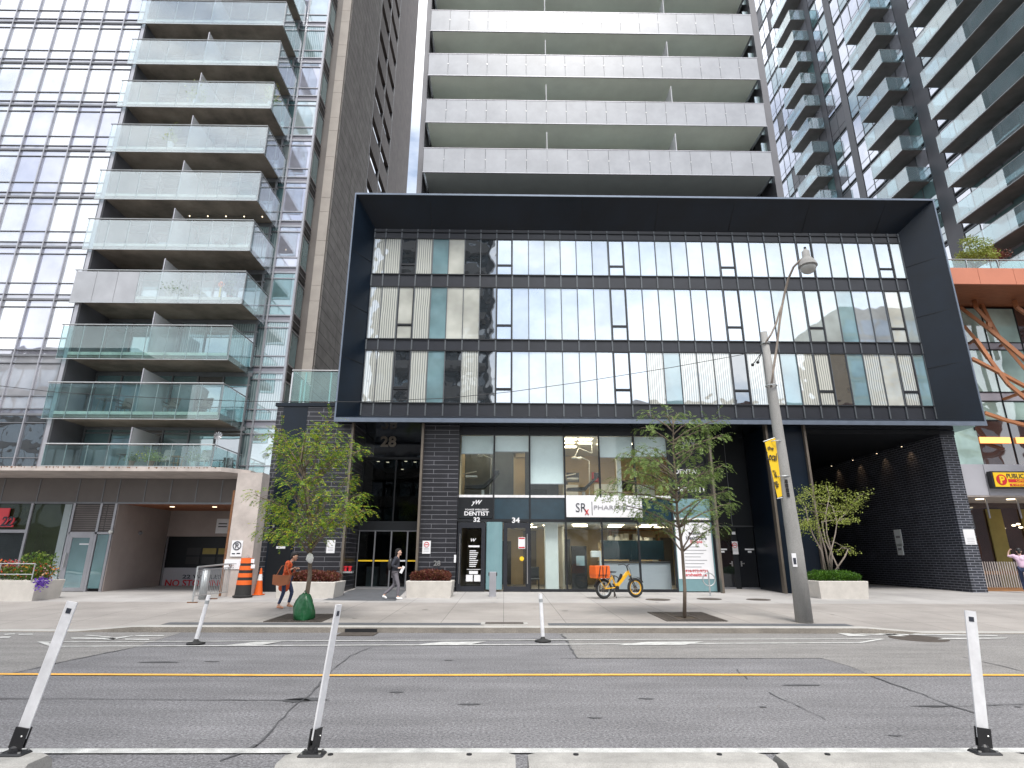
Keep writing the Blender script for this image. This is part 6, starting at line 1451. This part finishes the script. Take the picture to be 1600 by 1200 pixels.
def patio_table(label,px,k,Y,w=.5,m='iron'):
    x=at(px[0],px[1],Y)[0]; z=fl(k)+.005; t=thing('patio_table',label,'table',(x,Y,z),'tables on the left balconies'); MB().box(x-w,x+w,Y-.3,Y+.3,z+.70,z+.73).build('table_top',M[m],t)
    for i in (-w+.05,w-.05):
        for j in (-.25,.25): MB().tube([(x+i,Y+j,z),(x+i*.7,Y+j,z+.70)],.018,6).build('leg',M[m],t)
patio_table('dark patio table in the left half of the second balcony',(172,620),1,27.6,.45); patio_table('blue topped table at the right end of the fourth balcony',(345,535),3,27.7,.3,'blue_panel'); patio_table('dark low table near the right end of the sixth balcony',(345,372),5,27.7,.5)
patio_table('round topped dark grill table left of the potted plants on the lowest balcony',(203,705),0,28.2,.4)
x=at(276,715,27.5)[0]; z=fl(0)+.005; t=thing('wooden_stool','small orange wooden shelf stool on the lowest balcony','stool',(x,27.5,z))
MB().box(x-.22,x+.22,27.3,27.7,z+.50,z+.54).build('top',M['wood'],t); MB().box(x-.19,x+.19,27.33,27.67,z+.2,z+.22).build('shelf',M['wood'],t)
for i in (-.19,.19):
    for j in (27.33,27.67): MB().box(x+i-.02,x+i+.02,j-.02,j+.02,z,z+.50).build('leg',M['wood'],t)
x,z=at(341,681,27.15); t=thing('pinwheel','silvery garden pinwheel fixed to the rail of the lowest balcony','pinwheel',(x,27.15,z-.7)); MB().tube([(x,27.15,z-.7),(x,27.15,z)],.012,6).build('stick',M['galv'],t)
mb=MB()
for k in range(10): a=2*math.pi*k/10; mb.add([(x,27.12,z),(x+.20*math.cos(a),27.10,z+.20*math.sin(a)),(x+.20*math.cos(a+.5),27.16,z+.20*math.sin(a+.5))],[(0,1,2)])
mb.build('vane',M['frost'],t)
x=at(332,530,27.4)[0]; z=fl(3)+.005; t=thing('toy_figure','orange and yellow plastic garden ornament on the fourth balcony','ornament',(x,27.4,z)); MB().tube([(x,27.4,z),(x,27.4,z+.75)],.05,8).build('stem',M['sign_yellow'],t); mb=MB()
for k in range(7): a=2*math.pi*k/7; mb.ball((x+.11*math.cos(a),27.4,z+.85+.11*math.sin(a)),.07,8,5)
mb.build('petal',M['hi_orange'],t)
t=thing('string_lights','string of small bulbs under the ceiling of the fifth balcony','string lights',(-15.5,28.2,15.9)); mb=MB(); mb.tube([(-17.5+.5*i,28.2,FLR[4]+2.45-.08*math.sin(i*1.57)) for i in range(9)],.006,4); mb.build('cord',M['black'],t); mb=MB()
for i in range(0,9,2): mb.ball((-17.5+.5*i,28.2,FLR[4]+2.40),.035,8,5)
mb.build('bulb',M['lamp_on'],t)
# ---------------------------------------------------------------- people
def skin(chains,subs=2):
    "chains: list of lists of (pos,radius); a vertex given by the same key is shared. Returns verts, faces of the grown surface"
    vs=[];es=[];rs=[];key={}
    for ch in chains:
        prev=None
        for (p,r_) in ch:
            k=tuple(round(c,4) for c in p)
            if k not in key: key[k]=len(vs); vs.append(p); rs.append(r_)
            i=key[k]
            if prev is not None and prev!=i: es.append((prev,i))
            prev=i
    me=bpy.data.meshes.new('s'); me.from_pydata(vs,es,[]); ob=bpy.data.objects.new('s',me); C.objects.link(ob)
    md=ob.modifiers.new('k','SKIN'); md.use_smooth_shade=True; md.branch_smoothing=.6
    sv=me.skin_vertices[0].data
    for i,r_ in enumerate(rs): sv[i].radius=(r_,r_) if not isinstance(r_,tuple) else r_; sv[i].use_root=(i==0)
    sb=ob.modifiers.new('u','SUBSURF'); sb.levels=subs; sb.render_levels=subs
    bpy.context.view_layer.update()
    m2=bpy.data.meshes.new_from_object(ob.evaluated_get(bpy.context.evaluated_depsgraph_get())); bpy.data.objects.remove(ob)
    v=[tuple(q.co) for q in m2.vertices]; f=[tuple(p.vertices) for p in m2.polygons]; return v,f
def person(label,loc,face,J,cl,hair,skinm='skin'):
    """J: joints in metres from the feet point, x along the walking direction, y to the person's left, z up"""
    t=thing('person',label,'person',loc); fx=math.cos(face); fy=math.sin(face)
    def W_(p): return (loc[0]+p[0]*fx-p[1]*fy,loc[1]+p[0]*fy+p[1]*fx,loc[2]+p[2])
    def build(name,chains,m,par=t,extra=None):
        v,f=skin(chains); mb=MB(); mb.smooth=True; mb.add([W_(p) for p in v],f)
        if extra: extra(mb)
        return mb.build(name,M[m],par)
    hd=J['head']; nk=J['neck']; ch=J['chest']; pv=J['pelvis']; tilt=J.get('tilt',0)
    def hx(a,b,c):   # head frame
        return (hd[0]+a*math.cos(tilt)+c*math.sin(tilt),hd[1]+b,hd[2]+c*math.cos(tilt)-a*math.sin(tilt))
    wa=tuple((pv[i]+ch[i])/2 for i in range(3))
    body=[[(pv,.095),(wa,.085),(ch,.10),(nk,.052),(hx(-.005,0,-.05),.062),(hx(.0,0,.02),.085),(hx(-.005,0,.075),.07)]]
    for s in ('l','r'):
        sg=1 if s=='l' else -1
        body.append([(ch,.10),(J['sh'+s],.045),(J['el'+s],.036),(J['wr'+s],.024),(J['ha'+s],.032)])
        ha=Vector(J['ha'+s]); d=(ha-Vector(J['wr'+s])).normalized(); sd=d.cross(Vector((0,0,1))); sd=sd.normalized() if sd.length>.1 else Vector((0,1,0)); dn=d.cross(sd)
        cu=dn if dn.z<0 else -dn
        for k,(o,L_) in enumerate(((-.024,.062),(-.008,.072),(.008,.068),(.023,.052))):
            b0=ha+sd*o*.8+d*.015; b1=ha+sd*o*1.3+d*(.03+L_*.45)+cu*.008; b2=b1+d*L_*.3+cu*L_*.45; b3=b2+cu*L_*.35-d*.005
            body.append([(tuple(ha),.032),(tuple(b0),.012),(tuple(b1),.009),(tuple(b2),.0085),(tuple(b3),.0075)])
        th=ha-d*.02; body.append([(tuple(ha),.032),(tuple(th+sd*.035*sg+cu*.01),.010),(tuple(th+sd*.05*sg+d*.035+cu*.02),.0085)])
        body.append([(pv,.095),(J['hp'+s],.07),(J['kn'+s],.055),(J['an'+s],.036),(J['to'+s],.032)])
    def face_(mb):
        mb.ball(W_(hx(.0,0,.02)),(.088,.076,.112),16,11)
        mb.ball(W_(hx(.088,0,.0)),(.018,.013,.022),8,6)       # nose
        mb.ball(W_(hx(.062,0,-.065)),(.03,.035,.025),8,6)     # chin
        for sg in (-1,1): mb.ball(W_(hx(-.005,.076*sg,.005)),(.018,.01,.028),8,6)
    b=build('body',body,skinm,extra=face_)
    e=MB()
    for sg in (-1,1): e.ball(W_(hx(.080,.028*sg,.028)),(.008,.011,.007),8,5)
    e.build('eye',M['hair'],b); MB().ball(W_(hx(.082,0,-.038)),(.008,.022,.006),8,5).build('mouth',M['coral'] if False else M['tan_leather'],b)
    hb=MB(); hb.smooth=True; hair(hb,W_,hx); hb.build('hair',M[J.get('hairm','hair')],t)
    def pads(mb):
        for s in ('l','r'):
            c,h,e=Vector(J['chest']),Vector(J['sh'+s]),Vector(J['el'+s])
            for p,r_ in ((c.lerp(h,.55),.095),(h,.082),(h.lerp(e,.25),.070),(h.lerp(e,.5),.060)): mb.ball(W_(p),(r_,r_,r_*1.05),12,8)
        c=Vector(J['chest']); mb.ball(W_(c),(.115,.15,.13),14,9)
    for (name,chains,m) in cl(J): build(name,chains,m,extra=pads if name in ('jacket','cardigan','shirt') else None)
    return t,W_,hx
def sh_hair(hb,W_,hx):
    for a,b,c,r_ in ((-.03,0,.06,(.095,.085,.085)),(-.055,0,.0,(.07,.085,.10)),(-.07,0,-.07,(.055,.07,.08)),(.02,0,.10,(.07,.07,.04))): hb.ball(W_(hx(a,b,c)),r_,14,9)
def lg(J,s,r0=.092,r1=.062,r2=.045): return [(J['pelvis'],.125),(J['hp'+s],r0),(J['kn'+s],r1),(tuple((J['kn'+s][i]*.35+J['an'+s][i]*.65) for i in range(3)),r2+.004),(tuple(J['an'+s][i]*1.0+(0,0,.03)[i] for i in range(3)),r2)]
def shoe(J,s,r_=.042): a=J['an'+s]; b=J['to'+s]; d=Vector(b)-Vector(a); h=Vector((d.x,d.y,0)).normalized(); p0=Vector(a)+Vector((0,0,-.03))-h*.05; return [(tuple(p0),r_),(tuple(Vector(a)+Vector((0,0,-.035))+h*.02),r_*1.02),(tuple(Vector(b)),r_*.8),(tuple(Vector(b)+h*.03),r_*.6)]
def arm(J,s,k=1.0,r0=.10,r1=.062,r2=.044):
    w=tuple(J['el'+s][i]+(J['wr'+s][i]-J['el'+s][i])*k for i in range(3)); return [(J['chest'],.14),(J['sh'+s],r0),(J['el'+s],r1),(w,r2)]
def T(J,k): p,c=J['pelvis'],J['chest']; return tuple(p[i]+(c[i]-p[i])*k for i in range(3))
# walker with grey leggings
J1=dict(pelvis=(0,0,.88),chest=(.02,0,1.22),neck=(.05,0,1.40),head=(.075,0,1.53),shl=(.02,.15,1.33),ell=(-.08,.19,1.10),wrl=(.13,.12,1.03),hal=(.20,.08,1.04),shr=(.02,-.15,1.33),elr=(-.10,-.19,1.10),wrr=(.12,-.14,1.02),har=(.20,-.11,1.03),
  hpl=(-.01,.08,.84),knl=(-.02,.08,.47),anl=(-.36,.08,.14),tol=(-.27,.08,.05),hpr=(.01,-.08,.84),knr=(.14,-.08,.46),anr=(.13,-.08,.09),tor=(.27,-.08,.035))
def cl1(J): return [('trousers',[lg(J,'l'),lg(J,'r')],'legging'),('jacket',[[(T(J,-.12),.15),(T(J,.25),.145),(T(J,.7),.15),(J['chest'],.155),(tuple(J['neck'][i]-(0,0,.02)[i] for i in range(3)),.075)],arm(J,'l',.92),arm(J,'r',.92)],'black_jacket'),('shoe',[shoe(J,'l',.045)],'shoe_white'),('shoe',[shoe(J,'r',.045)],'shoe_white')]
pt,W1,h1=person('person with dark hair in a dark jacket and grey leggings walking past entrance 28',(-3.72,20.9,zs(-3.7,20.9)),0.05,J1,cl1,sh_hair,'skin_pale')
mb=MB(); mb.smooth=True; mb.ball(W1((-.18,0,1.15)),(.10,.14,.22),14,9); bp=thing('backpack','black backpack on the back of the walker in grey leggings','backpack',W1((-.18,0,.95))); mb.build('pack',M['black'],bp)
p=W1((.24,-.10,1.0)); ph=thing('phone','white phone or paper in the hands of the walker in grey leggings','phone',p); MB().bar((p[0]-.05,p[1],p[2]-.14),(p[0]+.05,p[1],p[2]+.08),.04,.09).build('sheet',M['sign_white'],ph)
# woman in the orange cardigan
J2=dict(pelvis=(-.02,0,.84),chest=(.03,0,1.15),neck=(.10,0,1.32),head=(.155,0,1.43),tilt=.35,shl=(.04,.15,1.25),ell=(.02,.19,.99),wrl=(.19,.10,1.08),hal=(.235,.06,1.11),shr=(.04,-.15,1.25),elr=(-.01,-.21,.99),wrr=(.14,-.12,1.09),har=(.19,-.08,1.12),
  hpl=(.0,.08,.80),knl=(.16,.08,.45),anl=(.09,.08,.12),tol=(.20,.08,.06),hpr=(-.03,-.08,.80),knr=(-.03,-.08,.44),anr=(-.14,-.08,.09),tor=(-.01,-.08,.035))
def cl2(J): return [('jeans',[lg(J,'l',.088,.058,.042),lg(J,'r',.088,.058,.042)],'jeans'),('cardigan',[[(tuple(J['pelvis'][i]+(-.06,0,-.40)[i] for i in range(3)),(.13,.17)),(tuple(J['pelvis'][i]+(-.04,0,-.2)[i] for i in range(3)),(.14,.17)),(T(J,0),.15),(T(J,.5),.14),(J['chest'],.15),(tuple(J['neck'][i]-(.02,0,.03)[i] for i in range(3)),.07)],arm(J,'l',.9),arm(J,'r',.9)],'cardigan'),('shoe',[shoe(J,'l',.036)],'flats'),('shoe',[shoe(J,'r',.036)],'flats')]
def bun(hb,W_,hx):
    for a,b,c,r_ in ((-.03,0,.05,(.09,.083,.085)),(-.055,0,.0,(.065,.08,.09)),(-.10,0,.06,(.05,.05,.05)),(.015,0,.095,(.07,.07,.035))): hb.ball(W_(hx(a,b,c)),r_,14,9)
pt,W2,h2=person('person in a rust orange cardigan and dark jeans walking with the head bowed',(-6.35,17.95,zs(-6.3,18)),0.0,J2,cl2,bun,'skin')
sc=MB(); sc.smooth=True; sc.ball(W2((.13,0,1.25)),(.05,.06,.08),12,8); sc.ball(W2((.13,-.02,1.10)),(.045,.06,.12),12,8); sc.build('scarf',M['black'],pt)
gl=MB(); gl.torus(W2(h2(.09,.03,.03)),.022,.004,'x',12,4); gl.torus(W2(h2(.09,-.03,.03)),.022,.004,'x',12,4); gl.build('glasses',M['ink'],pt)
o=W2((-.04,-.26,.82)); tb_=thing('handbag','large tan leather shoulder bag carried by the person in the orange cardigan','bag',(o[0],o[1],o[2]-.16))
mb=MB(); mb.smooth=False; mb.yprism([(o[0]-.26,o[2]+.12),(o[0]-.25,o[2]-.14),(o[0]-.05,o[2]-.19),(o[0]+.18,o[2]-.15),(o[0]+.25,o[2]+.12),(o[0],o[2]+.10)],o[1]-.07,o[1]+.07); mb.build('bag_body',M['tan_leather'],tb_)
mb=MB(); mb.tube([(o[0]-.18,o[1],o[2]+.11),(o[0]-.05,o[1]-.01,o[2]+.36),(o[0]+.05,o[1]+.02,o[2]+.40),(o[0]+.2,o[1],o[2]+.11)],.011,6); mb.build('strap',M['tan_leather'],tb_)
# man in pink at the right edge (turned away, hand at the cap)
J3=dict(pelvis=(0,0,.98),chest=(-.02,0,1.32),neck=(-.03,0,1.50),head=(-.02,0,1.62),shl=(-.02,.19,1.43),ell=(.03,.36,1.44),wrl=(.05,.34,1.56),hal=(.06,.29,1.66),shr=(-.02,-.19,1.43),elr=(.03,-.30,1.18),wrr=(.10,-.36,1.0),har=(.13,-.38,.92),
  hpl=(0,.09,.94),knl=(.15,.09,.52),anl=(.14,.09,.09),tol=(.28,.09,.035),hpr=(0,-.09,.94),knr=(-.03,-.09,.52),anr=(-.25,-.09,.16),tor=(-.16,-.09,.05))
def cl3(J): return [('trousers',[lg(J,'l',.098,.07,.05),lg(J,'r',.098,.07,.05)],'jeans'),('shirt',[[(T(J,-.05),.165),(T(J,.3),.16),(T(J,.75),.175),(J['chest'],.17),(tuple(J['neck'][i]-(0,0,.02)[i] for i in range(3)),.07)],arm(J,'l',.35,.075,.06,.05),arm(J,'r',.35,.08,.062,.052)],'pink_shirt'),('shoe',[shoe(J,'l')],'black'),('shoe',[shoe(J,'r')],'black')]
J3['hairm']='black'
def cap(hb,W_,hx):
    hb.ball(W_(hx(-.01,0,.06)),(.098,.09,.085),16,9); hb.ball(W_(hx(-.06,0,-.02)),(.05,.075,.07),12,8)
x,y=at(1596,880,24.3)[0],24.3
person('person in a pink shirt and black cap raising a hand at the right edge',(x,y,zs(x,y)),.9,J3,cl3,cap,'skin_pale')
